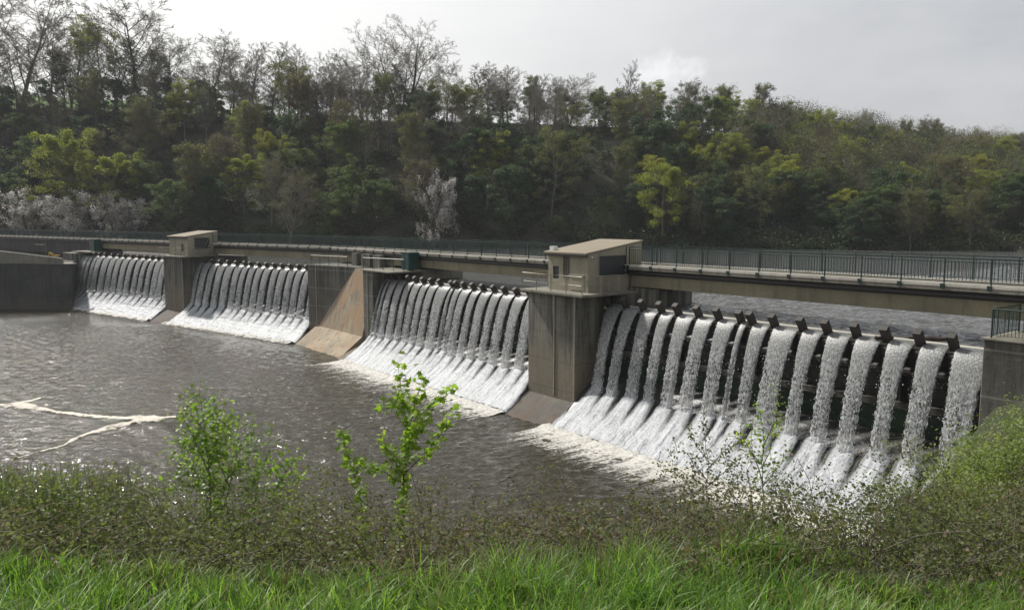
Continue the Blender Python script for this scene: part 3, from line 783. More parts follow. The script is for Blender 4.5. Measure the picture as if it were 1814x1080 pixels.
guard('guard_rail', [FR(-2.3, 1.5, 8.12), FR(3.0, .2, 8.12)], 1.05, 1, 'dark green guard rail on the platform beside the green cabinet', 'guard rail', M['green'], 1.3, .14)
guard('guard_rail', [FL(4.0, 2.2, 8.05), FL(9.8, 2.2, 8.05)], .95, 2, 'thin guard rail on top of the dark left face of the block', 'guard rail', M['green'], 1.5)
def cabinet(F, u, v, z, label, s=1.):
    t = empty('cabinet', F(u, v, z), label, 'cabinet', 'green control cabinets on the dam')
    b = MB(); b.beam(F, u - .7 * s, u + .7 * s, v - .5 * s, v + .5 * s, z + .004, z + 1.5 * s); b.build('body', M['greycab'], t, bevel=.02)
    b = MB(); b.beam(F, u - .76 * s, u + .76 * s, v - .56 * s, v + .56 * s, z + 1.5 * s + .003, z + 1.57 * s); b.build('lid', M['greycab'], t)
    for q in (-.34, .34):
        b = MB(); b.beam(F, u + q * s - .31 * s, u + q * s + .31 * s, v + .5 * s + .003, v + .5 * s + .03, z + .1, z + 1.42 * s); d = b.build('door', M['greycab'], t)
        b = MB(); b.beam(F, u + q * s * .35 - .02, u + q * s * .35 + .02, v + .5 * s + .03, v + .5 * s + .06, z + .7 * s, z + .9 * s); b.build('handle', M['galv'], d)
cabinet(FR, 2.2, -.9, 8.2, 'dark green cabinet on the platform right of the sloping block')
# ------------------------------------------------------------------ left end: walls, ledge, machine
t = empty('abutment', FL(-58, 0, 0), 'dark concrete abutment walls closing the dam at far left', 'abutment')
b = MB(); b.beam(FL, -58.5, -54.0, -6, 1.3, -1.5, 7.6); b.build('end_pier', M['con_dark'], t, bevel=.03)
b = MB(); b.beam(FL, -130, -54.6, -6, -1.75, -1.5, 9.44); b.build('back_wall', M['con_black'], t)
b = MB(); b.poly([Vector(q) for q in ((-140, 111.2, -1.5), (-62.3, 111.2, -1.5), FL(-54.4, 1.2, -1.5), FL(-58, -1.7, -1.5), FL(-125, -1.7, -1.5))], [Vector(q) for q in ((-140, 111.2, 6.45), (-62.3, 111.2, 6.45), FL(-54.4, 1.2, 6.45), FL(-58, -1.7, 6.45), FL(-125, -1.7, 6.45))]); b.build('wing_wall', M['con_black'], t)
b = MB(); b.beam(FL, -54.3, -53.6, .2, .9, 2.5, 7.5); b.beam(FL, -55.3, -55, 1.3, 1.5, 1, 7.6); b.build('pilaster', M['con'], t)
cabinet(FL, -52.4, -1.0, 7.9, 'dark green cabinet at the far left end of the dam', 1.15)
b = MB(); b.beam(FL, -56.5, -50.5, -1.7, .8, 7.7, 7.88); tag(b.build('landing', M['con'], None, FL(-53, 0, 7.7)), 'pale concrete landing slab under the far left cabinet', 'landing')
b = MB(); b.beam(FL, -44, -27, -1.6, -1.1, 7.75, 8.0); b.beam(FL, -44, -27, -1.72, -1.62, 7.9, 8.06); tag(b.build('walkway_plank', M['kerb'], None, FL(-35, -1.3, 7.8)), 'long pale plank walkway under the footbridge left of the small gatehouse', 'plank')
t = empty('ramp', Vector((-69, 112.5, 6.45)), 'pale concrete parapet sloping down along the ledge at far left', 'parapet')
b = MB(); b.prism(Frame((0, 0), (0, -1)), [(-84, 6.46), (-84, 8.0), (-70.6, 7.7), (-63.8, 7.0), (-63.8, 6.46)], -112.5, -112.1) if False else None
pp = [(-100, 8.1), (-72.5, 8.1), (-66.5, 7.4), (-63.9, 7.1)]
bt = [Vector((x, 112.2, 6.46)) for x, z in pp] + [Vector((x, 112.6, 6.46)) for x, z in pp[::-1]]
tp = [Vector((x, 112.2, z)) for x, z in pp] + [Vector((x, 112.6, z)) for x, z in pp[::-1]]
b = MB(); b.poly(bt, tp); b.build('parapet', M['con'], t)
b = MB(); b.tube([Vector((x, 112.2, z + .1)) for x, z in pp], .09, 6); b.build('coping', M['kerb'], t)
t = empty('debris_rake', at(100, 466, Y=113), 'yellow steel lifting frame standing on the far left ledge', 'machine')
o = at(88, 464, Y=113); X0 = o.x; zb = 6.46
b = MB(); b.beam(FW, X0 - .6, X0 + .9, -113.4, -112.6, zb, zb + .35); b.build('base', M['yellow'], t)
b = MB()
for yy in (112.7, 113.3):
    b.tube([(X0 + .05, yy, zb + .3), (X0 + .15, yy, zb + 1.5)], .06, 6); b.tube([(X0 + .15, yy, zb + 1.5), (X0 + 2.0, yy, zb + .15)], .06, 6); b.tube([(X0 + .9, yy, zb + 1.15), (X0 + 1.4, yy, zb + 1.15)], .05, 6)
    b.tube([(X0 + .1, yy, zb + .3), (X0 + 1.2, yy, zb + .8)], .04, 6)
b.tube([(X0 + .15, 112.7, zb + 1.5), (X0 + .15, 113.3, zb + 1.5)], .06, 6); b.build('lifting_arm', M['yellow'], t)
b = MB(); b.tube([(X0 + 1, 112.8, zb + .35), (X0 + 1, 113.2, zb + .35)], .3, 10); b.build('winch_drum', M['yellow'], t)
b = MB(); b.beam(FW, X0 - .4, X0 + 3.6, -113.5, -112.3, zb - .1, zb - .001); tag(b.build('slab', M['kerb'], None, Vector((X0, 113, zb))), 'thin pale slab under the yellow lifting frame', 'slab')
t = empty('service_bracket', at(66, 434, Y=136), 'thin metal bracket post fixed to the dark back wall', 'bracket')
q = FL(-72, -1.6, 0); b = MB(); b.tube([(q.x, q.y, 6.5), (q.x, q.y, 8.9)], .05, 6); b.tube([(q.x - 1.8, q.y - .1, 8.5), (q.x, q.y - .1, 8.4)], .05, 6); b.build('bracket_arm', M['galv'], t)

# ------------------------------------------------------------------ right end
t = empty('abutment', FR(54, 0, 0), 'grey concrete abutment block at the right end of the dam', 'abutment')
b = MB(); b.beam(FR, 51.3, 58, -6, 1.5, -1.5, 8.0); b.build('end_pier', M['con_dark'], t, bevel=.04)
b = MB(); b.beam(FR, 53.35, 53.43, 1.5, 1.56, 2, 7.99); b.build('drain_pipe', M['galv'], t)
b = MB(); b.beam(FR, 51.2, 58, -1.5, 1.6, 8.002, 8.07); b.build('coping', M['con'], t)
guard('guard_rail', [FR(51.5, -1.4, 8.07), FR(51.5, 1.3, 8.07), FR(57.5, 1.3, 8.07)], 1.15, 1, 'dark green guard rail on the right end abutment', 'guard rail', M['green'], 2., .13)
# driftwood caught on the crest
for (x, y, L, a, lab) in ((1655, 601, 1.5, .3, 'dark driftwood log caught on the crest near the right end'), (1628, 598, .9, .7, 'short dark log lying against the longer driftwood on the crest'), (1566, 597, .8, .2, 'small stick of driftwood on the crest between two blocks')):
    q = at(x, y, z=7.38); d = Vector((math.cos(a), -math.sin(a), .05))
    b = MB(); pts = [q + d * (L * (i / 5 - .5)) + Vector((0, 0, random.uniform(-.03, .03))) for i in range(6)]
    b.tube(pts, .13 if L > 1 else .09, 8, r1=.07); b.tube([pts[3], pts[3] + Vector((.15, .1, .2))], .035, 5)
    tag(b.build('driftwood_log', M['wood'], None, q, smooth=True), lab, 'log', 'driftwood on the dam crest')

# ------------------------------------------------------------------ foam drifting on the river at left
def ribbon(pts):
    out = []
    for i in range(len(pts) - 1):
        for k in range(10):
            s = k / 10; out.append(tuple(a + (b_ - a) * s for a, b_ in zip(pts[i], pts[i + 1])))
    return out + [pts[-1]]
VV, QQ, UVS = [], [], []
for pts in ([(-60, 712, 8), (0, 718, 7), (45, 719, 8.5), (100, 730, 4.5), (160, 737, 3.6), (220, 741, 5.5), (270, 741, 8), (312, 739, 2.5)],
            [(285, 742, 5), (235, 748, 7), (195, 757, 6), (150, 770, 4), (125, 782, 4.5), (112, 790, 2.), (60, 803, .8), (0, 822, .7)],
            [(20, 716, 2), (55, 710, 1.8), (72, 705, 1)]):
    rp = ribbon(pts); n0 = len(VV)
    for i, (x, y, w) in enumerate(rp):
        j1, j2 = (1 + .3 * math.sin(i * .37) + .16 * math.sin(i * .93 + 1)), (1 + .3 * math.sin(i * .31 + 2) + .16 * math.sin(i * 1.1))
        for s in (-1, -.5, 0, .5, 1):
            q = at(x, y + s * w * .85 * (j1 if s < 0 else j2), z=0); VV.append((q.x, q.y, .02 + .05 * (1 - s * s) * (1 + .3 * math.sin(i * 3.1)))); UVS.append((i * .5, s))
    for i in range(len(rp) - 1):
        for s in range(4): a = n0 + i * 5 + s; QQ.append((a, a + 5, a + 6, a + 1))
m = N('drifting_foam'); p = m.pos(); n1 = m.noise(p, 3., 5, .7); n0_ = m.noise(p, 1.1, 3, .6)
M['scum'] = m.out(m.bsdf(Base_Color=m.mix(n1, (.42, .39, .32), (.68, .64, .55)), Roughness=.75, Alpha=m.rng(m.math('SUBTRACT', m.math('ADD', m.math('MULTIPLY', n0_, .55), m.math('MULTIPLY', n1, .55)), m.math('MULTIPLY', m.math('POWER', m.math('ABSOLUTE', m.sep(m.n('ShaderNodeUVMap').outputs[0])[1]), 2.), .3)), .33, .56, .0, .95), Normal=m.bump(n1, .6, .05)))
tag(link('drifting_foam', np_mesh('drifting_foam', np.array(VV), np.array(QQ), smooth=True, uv=np.array(UVS)), [M['scum']]), 'forked cream foam streak drifting on the dark river at left', 'foam', None, 'stuff')

# ------------------------------------------------------------------ vegetation tools
def segs_to_tubes(P0, P1, R0, R1, n=3):
    P0, P1 = np.array(P0, float), np.array(P1, float); R0, R1 = np.array(R0), np.array(R1)
    d = P1 - P0; L = np.linalg.norm(d, axis=1, keepdims=True); d = d / np.maximum(L, 1e-6)
    ref = np.where(np.abs(d[:, 2:3]) > .9, np.array([[1., 0, 0]]), np.array([[0, 0, 1.]]))
    a = np.cross(d, ref); a /= np.linalg.norm(a, axis=1, keepdims=True); b = np.cross(d, a)
    V = np.zeros((len(P0), 2 * n, 3))
    for j in range(n):
        w = a * math.cos(2 * math.pi * j / n) + b * math.sin(2 * math.pi * j / n)
        V[:, j] = P0 + w * R0[:, None]; V[:, n + j] = P1 + w * R1[:, None]
    k = np.arange(len(P0))[:, None] * 2 * n
    Q = np.concatenate([k + np.array([[j, (j + 1) % n, n + (j + 1) % n, n + j]]) for j in range(n)])
    return V.reshape(-1, 3), Q

def leaf_quads(c, size, r, flat=0., asp=.6):
    """pointed leaf-like quads at centres c; flat 0..1 biases the leaf normals upward"""
    n = len(c); size = np.broadcast_to(size, n)
    d = r.normal(0, 1, (n, 3)); d[:, 2] *= (1 - flat * .8); d /= np.linalg.norm(d, axis=1, keepdims=True)
    nn = r.normal(0, 1, (n, 3)); nn[:, 2] = np.abs(nn[:, 2]) + flat * 2
    s = np.cross(d, nn); s /= np.maximum(np.linalg.norm(s, axis=1, keepdims=True), 1e-6)
    L = size[:, None]
    up = np.cross(s, d) * L * .12
    V = np.stack([c - d * L * .5, c + s * L * asp * .5 + up, c + d * L * .5, c - s * L * asp * .5 + up], 1)
    k = np.arange(n)[:, None] * 4
    return V.reshape(-1, 3), k + np.array([[0, 1, 2, 3]])

def combine(parts):
    V, Q, Mi = [], [], []; n = 0
    for v, q, m_ in parts:
        V.append(v); Q.append(q + n); Mi.append(np.full(len(q), m_)); n += len(v)
    return np.concatenate(V), np.concatenate(Q), np.concatenate(Mi)

def skeleton(rnd, H, spec):
    """grow a branching skeleton; returns per-level segment lists and twig end points"""
    segs = []; tips = []
    def grow(p, d, L, r, lvl):
        k = spec['seg'][lvl]; pts = [p]
        q = p.copy(); dd = d.copy(); rr0 = r
        for i in range(k):
            dd = (dd + Vector((rnd.gauss(0, 1), rnd.gauss(0, 1), rnd.gauss(0, 1))) * spec['wob'][lvl] + Vector((0, 0, spec['trop'][lvl]))).normalized()
            nq = q + dd * (L / k); r1 = max(r * (1 - (i + 1) / k * spec['taper'][lvl]), .008)
            segs.append((lvl, q.copy(), nq.copy(), rr0, r1)); q = nq; rr0 = r1; pts.append(q.copy())
        if lvl == spec['levels']:
            tips.append((pts[len(pts) // 2], dd.copy())); tips.append((q.copy(), dd.copy())); return
        n = spec['kids'][lvl]; a0 = rnd.uniform(0, 6.28)
        for i in range(n):
            s = spec['start'][lvl] + (1 - spec['start'][lvl]) * ((i + rnd.random()) / n) ** .9
            x = s * k; i0 = min(int(x), k - 1); pp = pts[i0].lerp(pts[i0 + 1], x - i0)
            ax = (pts[i0 + 1] - pts[i0]).normalized(); o = ax.orthogonal().normalized()
            o.rotate(Matrix.Rotation(a0 + i * 2.399 + rnd.uniform(-.4, .4), 3, ax))
            an = R_(spec['ang'][lvl] + rnd.uniform(-12, 12)) * (1 - .35 * s)
            nd = ax * math.cos(an) + o * math.sin(an)
            shape = spec['shape'](s) if lvl == 0 else (1 - .5 * s)
            grow(pp, nd, L * spec['len'][lvl] * shape * rnd.uniform(.75, 1.2), max(r * spec['rad'][lvl] * (1 - .55 * s), .01), lvl + 1)
    for st in range(spec.get('stems', 1)):
        a = rnd.uniform(0, 6.28); sp = spec.get('spread', 0)
        grow(Vector((0, 0, -.4)), Vector((math.cos(a) * sp, math.sin(a) * sp, 1)).normalized(), H * spec['trunk'] * (1 if st == 0 else rnd.uniform(.75, .98)), spec['r0'] * (1 if st == 0 else .7), 0)
    k = H / max(sg[2].z for sg in segs)          # true to its height
    segs = [(l, a * k, b_ * k, r0, r1) for l, a, b_, r0, r1 in segs]; tips = [(a * k, d) for a, d in tips]
    return segs, tips

SPEC_BARE = dict(levels=4, seg=[7, 5, 3, 2, 2], wob=[.05, .1, .13, .15, .2], trop=[.02, .07, .035, .01, .0], taper=[.85, .85, .8, .7, .6], kids=[17, 8, 7, 6], start=[.25, .15, .12, .1], ang=[58, 52, 48, 46], len=[.56, .48, .46, .66], rad=[.42, .42, .5, .6], shape=lambda s: 1.05 - .4 * s, trunk=.78, r0=.26)
SPEC_DOME = dict(SPEC_BARE, stems=5, spread=.3, kids=[9, 8, 6, 5], start=[.3, .2, .15, .1], len=[.56, .5, .46, .62], r0=.28, trunk=.8, shape=lambda s: 1.1 - .4 * s)
SPEC_NARROW = dict(SPEC_BARE, kids=[22, 7, 7, 5], start=[.18, .2, .15, .1], ang=[44, 42, 40, 40], len=[.42, .44, .46, .62], r0=.2)
SPEC_ROUND = dict(SPEC_BARE, kids=[14, 7, 5, 3], start=[.14, .15, .1, .1], ang=[66, 52, 45, 40], len=[.52, .46, .45, .6], trop=[.02, .05, .03, .02, .02], shape=lambda s: .5 + 1.2 * s * (1 - s) * 2 - .3 * s, r0=.22)
SPEC_BUSHY = dict(SPEC_BARE, stems=3, spread=.22, kids=[11, 6, 5, 3], start=[.06, .12, .1, .1], ang=[68, 52, 45, 40], len=[.5, .46, .45, .6], trop=[.02, .04, .03, .02, .02], r0=.16, trunk=.85)

def tree_proto(seed, H, spec, nleaf, lsize, spread, sides_twig=3, trunk_ivy=0, twr=.0185, clumps=0, csize=.9):
    """two meshes: trunk with limbs, crown of branches, twigs and leaves"""
    rnd = random.Random(seed); r = np.random.default_rng(seed)
    segs, tips = skeleton(rnd, H, spec)
    pick = lambda lv: [s for s in segs if s[0] in lv]
    def tub(ss, n, rmin=0.):
        return segs_to_tubes([s[1] for s in ss], [s[2] for s in ss], [max(s[3], rmin) for s in ss], [max(s[4], rmin * .8) for s in ss], n)
    v, q = tub(pick((0,)), 7); parts = [(v, q, 0)]
    if trunk_ivy:
        s0 = pick((0,)); P = []
        for _ in range(trunk_ivy):
            s = rnd.choice(s0); u = rnd.random(); w = s[1].lerp(s[2], u)
            if w.z > H * .62: continue
            P.append(w + Vector((rnd.gauss(0, .32), rnd.gauss(0, .32), rnd.gauss(0, .3))))
        v, q = leaf_quads(np.array(P), r.uniform(.16, .34, len(P)), r); parts.append((v, q, 1))
    T = combine(parts); trunk = np_mesh('trunk', T[0], T[1], T[2])
    parts = []
    v, q = tub(pick((1,)), 5); parts.append((v, q, 0))
    v, q = tub(pick((2,)), 4, .02); parts.append((v, q, 0))
    v, q = tub(pick((3,)), 3, twr); parts.append((v, q, 0))
    v, q = tub(pick((4,)), sides_twig, twr * .72); parts.append((v, q, 0))
    if nleaf:
        tp = np.array([t_[0] for t_ in tips])
        if clumps:          # leaves gathered in clumps of very different weight, upper side of each clump fuller
            ci = r.integers(0, len(tp), clumps); w = r.uniform(.25, 1, clumps) ** 1.5; k = r.choice(clumps, nleaf, p=w / w.sum())
            g = r.normal(0, 1, (nleaf, 3)); g /= np.linalg.norm(g, axis=1, keepdims=True); g *= r.uniform(.3, 1, (nleaf, 1)) ** .6
            rad = (r.uniform(.55, 1.15, clumps) * csize)[k][:, None]
            c = tp[ci[k]] + g * rad * np.array([1, 1, .62])
        else:
            k = r.integers(0, len(tp), nleaf); cw = np.sin(tp @ np.array([1.1, .7, .9]) + seed) + np.sin(tp @ np.array([-.6, 1.3, .8]) + 2 * seed)
            keep = r.random(nleaf) < np.clip(.5 + .45 * cw[k], .06, 1)
            k = k[keep]; c = tp[k] + r.normal(0, spread, (len(k), 3))
        v, q = leaf_quads(c, r.uniform(.7, 1.3, len(k)) * lsize, r, .35); parts.append((v, q, 1))
    T = combine(parts)
    return trunk, np_mesh('crown', T[0], T[1], T[2])

PROTO = {}
def proto(kind, seed, H, spec, nleaf, lsize, spread, mats_t, mats_c, **kw):
    a, c = tree_proto(seed, H, spec, nleaf, lsize, spread, **kw)
    for m_ in mats_t: a.materials.append(M[m_])
    for m_ in mats_c: c.materials.append(M[m_])
    PROTO.setdefault(kind, []).append((a, c, H))
proto('bare', 1, 18, SPEC_BARE, 2600, .13, .15, ['bark', 'leaf_dark'], ['twig_grey', 'leaf_bud'])
proto('bare', 2, 18, SPEC_BARE, 1500, .13, .15, ['bark2', 'leaf_dark'], ['twig_grey', 'leaf_bud'], trunk_ivy=1300)
proto('narrow', 3, 17, SPEC_NARROW, 1500, .13, .12, ['bark2', 'leaf_dark'], ['twig_grey', 'leaf_bud'])
proto('narrow', 4, 17, SPEC_NARROW, 2400, .13, .12, ['bark2', 'leaf_dark'], ['twig', 'leaf_bud'], trunk_ivy=700)
proto('dome', 5, 18, SPEC_DOME, 5000, .13, .15, ['bark2', 'leaf_dark'], ['twig_grey', 'leaf_bud'])
proto('bud', 6, 17, SPEC_ROUND, 9000, .22, .28, ['bark', 'leaf_dark'], ['twig', 'leaf_bud'], trunk_ivy=500, clumps=150, csize=1.1)
proto('bud', 7, 17, SPEC_BARE, 9500, .22, .28, ['bark', 'leaf_dark'], ['twig', 'leaf_bud'], trunk_ivy=900, clumps=150, csize=1.1)
proto('bud', 8, 16, SPEC_NARROW, 9000, .22, .3, ['bark', 'leaf_dark'], ['twig', 'leaf_bud'], trunk_ivy=300, clumps=130, csize=1.)
proto('bud', 11, 16, SPEC_BARE, 8000, .2, .3, ['bark', 'leaf_dark'], ['twig_grey', 'leaf_bud'])
proto('yg', 9, 15, SPEC_ROUND, 14000, .25, .32, ['bark', 'leaf_dark'], ['twig', 'leaf_yg'], clumps=130, csize=1.15)
proto('yg', 10, 15, SPEC_BARE, 14000, .25, .3, ['bark', 'leaf_dark'], ['twig', 'leaf_yg'], clumps=120, csize=1.15)
proto('green', 12, 14, SPEC_BUSHY, 16000, .26, .34, ['bark2', 'leaf_dark'], ['twig', 'leaf_green'], clumps=120, csize=1.15)
proto('green', 13, 15, SPEC_ROUND, 16000, .26, .34, ['bark2', 'leaf_dark'], ['twig', 'leaf_green'], clumps=120, csize=1.2)
proto('dark', 14, 14, SPEC_BUSHY, 18000, .28, .36, ['bark2', 'leaf_dark'], ['twig', 'leaf_dark'], clumps=130, csize=1.15)
proto('dark', 15, 15, SPEC_ROUND, 17000, .28, .36, ['bark2', 'leaf_dark'], ['twig', 'leaf_dark'], trunk_ivy=1200, clumps=120, csize=1.2)
proto('blossom', 16, 9, SPEC_BUSHY, 17000, .18, .18, ['bark2', 'leaf_dark'], ['twig', 'blossom'])

TREE_INFO = {
    'bare': ('bare_tree', 'bare tree'), 'narrow': ('bare_tree', 'bare tree'), 'dome': ('bare_tree', 'bare tree'), 'bud': ('budding_tree', 'tree'), 'yg': ('leafing_tree', 'tree'),
    'green': ('green_tree', 'tree'), 'dark': ('ivy_tree', 'tree'), 'blossom': ('blossom_tree', 'blossoming tree')}
def tree(kind, X, Y, h, label, group=None, wide=1., z=None, rnd=random):
    a, c, H = PROTO[kind][rnd.randrange(len(PROTO[kind]))]
    nm, cat = TREE_INFO[kind]
    t = empty(nm, Vector((X, Y, (hill_z(X, Y) if z is None else z) - .1)), label, cat, group)
    s = h / H; t.scale = (s * wide, s * wide, s); t.rotation_euler = (rnd.uniform(-.04, .04), rnd.uniform(-.04, .04), rnd.uniform(0, 6.28))
    for nm2, me in (('trunk', a), ('crown', c)):
        o = bpy.data.objects.new(nm2, me); C.objects.link(o); o.parent = t
    return t
def hill_at(x, t):
    f, r = hz(x, HF), hz(x, HR); Y = f + (r - f) * t
    return (x - 907) / FPX * (Y * .994 - 2), Y

# skyline and other trees one can name: kind, photo column, slope fraction, top row, width factor, label
NAMED = [
    ('bare', -20, .98, -20, 1.0, 'tall bare tree at the left edge of the skyline'), ('bare', 42, .95, -25, 1.0, 'tall pale bare tree second from the left on the skyline'),
    ('narrow', 92, .99, 30, .9, 'slim bare tree right of the tall pale pair at far left'), ('narrow', 146, 1.0, 36, 1.2, 'bare grey tree above the strip of meadow at upper left'),
    ('yg', 188, .93, 52, .8, 'yellow leafed tree leaning beside the tallest bare tree'), ('bare', 240, .95, -6, 1.15, 'tallest bare tree on the left skyline with wide open limbs'),
    ('bare', 300, .97, 60, .9, 'bare tree just right of the tallest left skyline tree'), ('bare', 368, .9, 62, 1.05, 'spreading dark limbed tree with ivy below the left skyline'),
    ('narrow', 415, .96, 78, 1.1, 'bare grey tree left of the twin skyline trees'), ('narrow', 452, .97, 80, 1.1, 'left one of twin bare skyline trees'), ('narrow', 484, .97, 82, 1.1, 'right one of twin bare skyline trees'),
    ('narrow', 536, .98, 86, 1.15, 'lone oval bare tree with open sky on both sides'), ('bare', 592, .97, 96, .9, 'bare tree with fan of fine twigs right of the lone oval tree'), ('bare', 642, .96, 110, .8, 'small bare tree tucked left of the great domed tree'),
    ('dome', 714, .93, 50, 1.0, 'great domed bare tree with many stems standing above the others'), ('bare', 792, .98, 104, .8, 'bare tree just right of the great domed tree'),
    ('narrow', 838, .98, 122, 1.2, 'left bare tree of the close skyline row beyond the domed tree'), ('narrow', 868, .99, 118, 1.2, 'middle bare tree of the close skyline row'), ('narrow', 900, .99, 124, 1.2, 'right bare tree of the close skyline row'),
    ('bud', 946, .97, 134, .8, 'reddish budding tree between the bare row and the small domed tree'), ('dome', 1008, .99, 134, 1.0, 'small domed bare tree right of the middle skyline'),
    ('bud', 1060, .97, 154, .8, 'budding tree right of the small domed skyline tree'), ('yg', 1098, .95, 160, .9, 'olive yellow tree left of the rounded olive skyline crown'),
    ('yg', 1170, .95, 146, .95, 'rounded olive crown standing highest right of the middle'), ('bare', 1215, .99, 160, .8, 'grey bare tree between two olive skyline crowns'), ('yg', 1290, .97, 164, .9, 'broad olive crown where the skyline starts to fall'),
    ('bud', 1335, .97, 178, .9, 'olive brown tree just past the broad olive crown'), ('bare', 1380, .99, 184, .9, 'grey fuzzy bare tree on the falling skyline'),
    ('yg', 98, .08, 240, .8, 'rounded yellow green tree behind the white blossom at left'), ('yg', 1250, .62, 240, .8, 'bright yellow green tree high under the broad olive crown'),
    ('blossom', 36, .0, 338, 1.0, 'white blossoming tree at the far left behind the railing'), ('blossom', 122, .01, 340, .95, 'white blossoming tree in front of the yellow green crown'), ('blossom', 196, .0, 342, .95, 'white blossoming tree right of the other two at left'),
    ('blossom', 776, .01, 306, .5, 'tall narrow white blossoming tree behind the middle footbridge'),
    ('green', 990, .02, 385, .8, 'small bright green tree at the water left of the large gatehouse'), ('green', 1068, .02, 352, .6, 'narrow dark green ivy covered tree behind the large gatehouse'),
    ('yg', 1716, .03, 362, .75, 'bright fresh green tree at the waterline near the right edge'), ('green', 1742, .14, 318, .9, 'tall rounded green tree behind the bright one near the right edge'),
    ('yg', 1380, .12, 302, .95, 'yellow green crown above the right footbridge span'), ('yg', 1322, .16, 330, .7, 'olive leafing tree left of the yellow green crown above the right span'),
    ('yg', 1652, .04, 356, .8, 'yellow green tree at the waterline left of the bright fresh green one'), ('green', 1560, .05, 356, .9, 'green topped tree at the waterline midway along the right span'),
    ('yg', 352, .3, 262, .6, 'slim yellow green tree on the slope above the small gatehouse'), ('yg', 545, .18, 345, .6, 'small yellowish tree low on the slope left of the middle'),
    ('dark', 1750, .97, 242, .5, 'lone dark evergreen poking above the right end of the ridge'),
]
rt = random.Random(5)
for kind, x, tt, ytop, wd, lab in NAMED:
    X, Y = hill_at(x, tt); z0 = hill_z(X, Y); zt = at(x, ytop, Y=Y).z
    tree(kind, X, Y, max(4, (zt - z0) * 1.06), lab, 'trees one can tell apart on the hill', wd * (1.35 if kind in ('bare', 'narrow', 'dome') else 1.15), rnd=rt)
FILL_LABEL = {
    'bare': 'bare grey twigged tree crowded among others on the wooded slope', 'narrow': 'slender bare tree crowded among others on the wooded slope', 'bud': 'brown budding tree crowded among others on the wooded slope',
    'yg': 'olive yellow leafing tree scattered among brown ones on the slope', 'green': 'fresh green tree low on the wooded slope', 'dark': 'dark ivy green tree low on the wooded slope'}
placed = [(hill_at(n[1], n[2])) for n in NAMED]
cnt = 0; tries = 0
while cnt < 225 and tries < 20000:
    tries += 1
    x = rt.uniform(-130, 1960); tt = rt.uniform(.0, .97) ** 1.0
    X, Y = hill_at(x, tt)
    if any((X - a) ** 2 + (Y - b_) ** 2 < (3.9 if x < 1350 else 4.2) ** 2 for a, b_ in placed): continue
    low = 1 - tt; q = rt.random()
    if x < 1150:
        kind = ('dark' if q < .4 else 'green' if q < .72 else 'bud' if q < .92 else 'yg') if tt < .35 else ('bud' if q < .36 else 'bare' if q < .5 else 'narrow' if q < .62 else 'dark' if q < .8 else 'green' if q < .94 else 'yg')
    else:
        kind = ('dark' if q < .3 else 'green' if q < .48 else 'bud' if q < .85 else 'yg') if tt < .25 else ('bud' if q < .5 else 'yg' if q < .7 else 'bare' if q < .8 else 'green' if q < .9 else 'dark')
    h = {'bare': 17, 'narrow': 17, 'bud': 16.5, 'yg': 14, 'green': 13, 'dark': 13}[kind] * rt.uniform(.75, 1.15)
    if tt > .8: h *= .8
    if x > 1350: h *= .85
    tree(kind, X, Y, h, FILL_LABEL[kind], {'bare': 'grey', 'narrow': 'slender', 'bud': 'brown budding', 'yg': 'olive', 'green': 'fresh green', 'dark': 'dark'}[kind] + ' trees filling the slope', rt.uniform(.85, 1.2), rnd=rt)
    placed.append((X, Y)); cnt += 1

for i in range(34):          # low crowns closing the foot of the ridge trees
    X, Y = hill_at(150 + i * 34 + rt.uniform(-14, 14), rt.uniform(.88, .99)); kind = rt.choice(('bud', 'bud', 'dark', 'green', 'bud', 'yg'))
    tree(kind, X, Y, rt.uniform(7, 10.5), 'low bushy ' + {'bud': 'brown', 'dark': 'dark green', 'green': 'fresh green', 'yg': 'yellow green'}[kind] + ' tree under the bare skyline trees', 'low trees under the skyline', rt.uniform(1., 1.35), rnd=rt)
ENV = ([-150, 0, 60, 100, 150, 240, 320, 420, 480, 540, 600, 650, 715, 790, 850, 950, 1010, 1060, 1170, 1290, 1340], [10, 20, 40, 60, 60, 30, 70, 82, 90, 98, 102, 112, 90, 112, 125, 140, 142, 156, 158, 172, 188])
for i in range(40):          # further bare trees standing close behind the named skyline trees
    x = -60 + i * 34 + rt.uniform(-13, 13); X, Y = hill_at(x, rt.uniform(.9, 1.04)); kind = rt.choice(('bare', 'narrow', 'narrow', 'bud')); zt = at(x, float(np.interp(x, *ENV)) + rt.uniform(14, 60), Y=Y).z
    tree(kind, X, Y, max(6, zt - hill_z(X, Y)), {'bare': 'grey bare', 'narrow': 'slim bare', 'bud': 'brown budding'}[kind] + ' tree filling the row behind the taller skyline trees', 'trees filling the skyline row', rt.uniform(1.1, 1.5), rnd=rt)
for i in range(42):          # trees crowding the waterline right of the gatehouse
    X, Y = hill_at(1130 + i * 20 + rt.uniform(-9, 9), rt.uniform(.0, .2)); kind = rt.choice(('bud', 'dark', 'green', 'yg', 'bud', 'dark'))
    tree(kind, X, Y, rt.uniform(8, 12.), {'bud': 'brown', 'dark': 'dark green', 'green': 'fresh green', 'yg': 'yellow green'}[kind] + ' tree leaning over the reservoir edge behind the right footbridge span', 'trees along the reservoir edge', rt.uniform(1., 1.35), rnd=rt)

for i in range(24):          # sunlit spring crowns dotted over the right slope
    x = 1160 + i * 27 + rt.uniform(-12, 12); X, Y = hill_at(x, rt.uniform(.12, .62)); kind = rt.choice(('yg', 'yg', 'green'))
    tree(kind, X, Y, rt.uniform(9, 14.), {'green': 'fresh green', 'yg': 'bright yellow green'}[kind] + ' crown among brown trees on the right slope', 'spring crowns on the right slope', rt.uniform(.9, 1.2), rnd=rt)

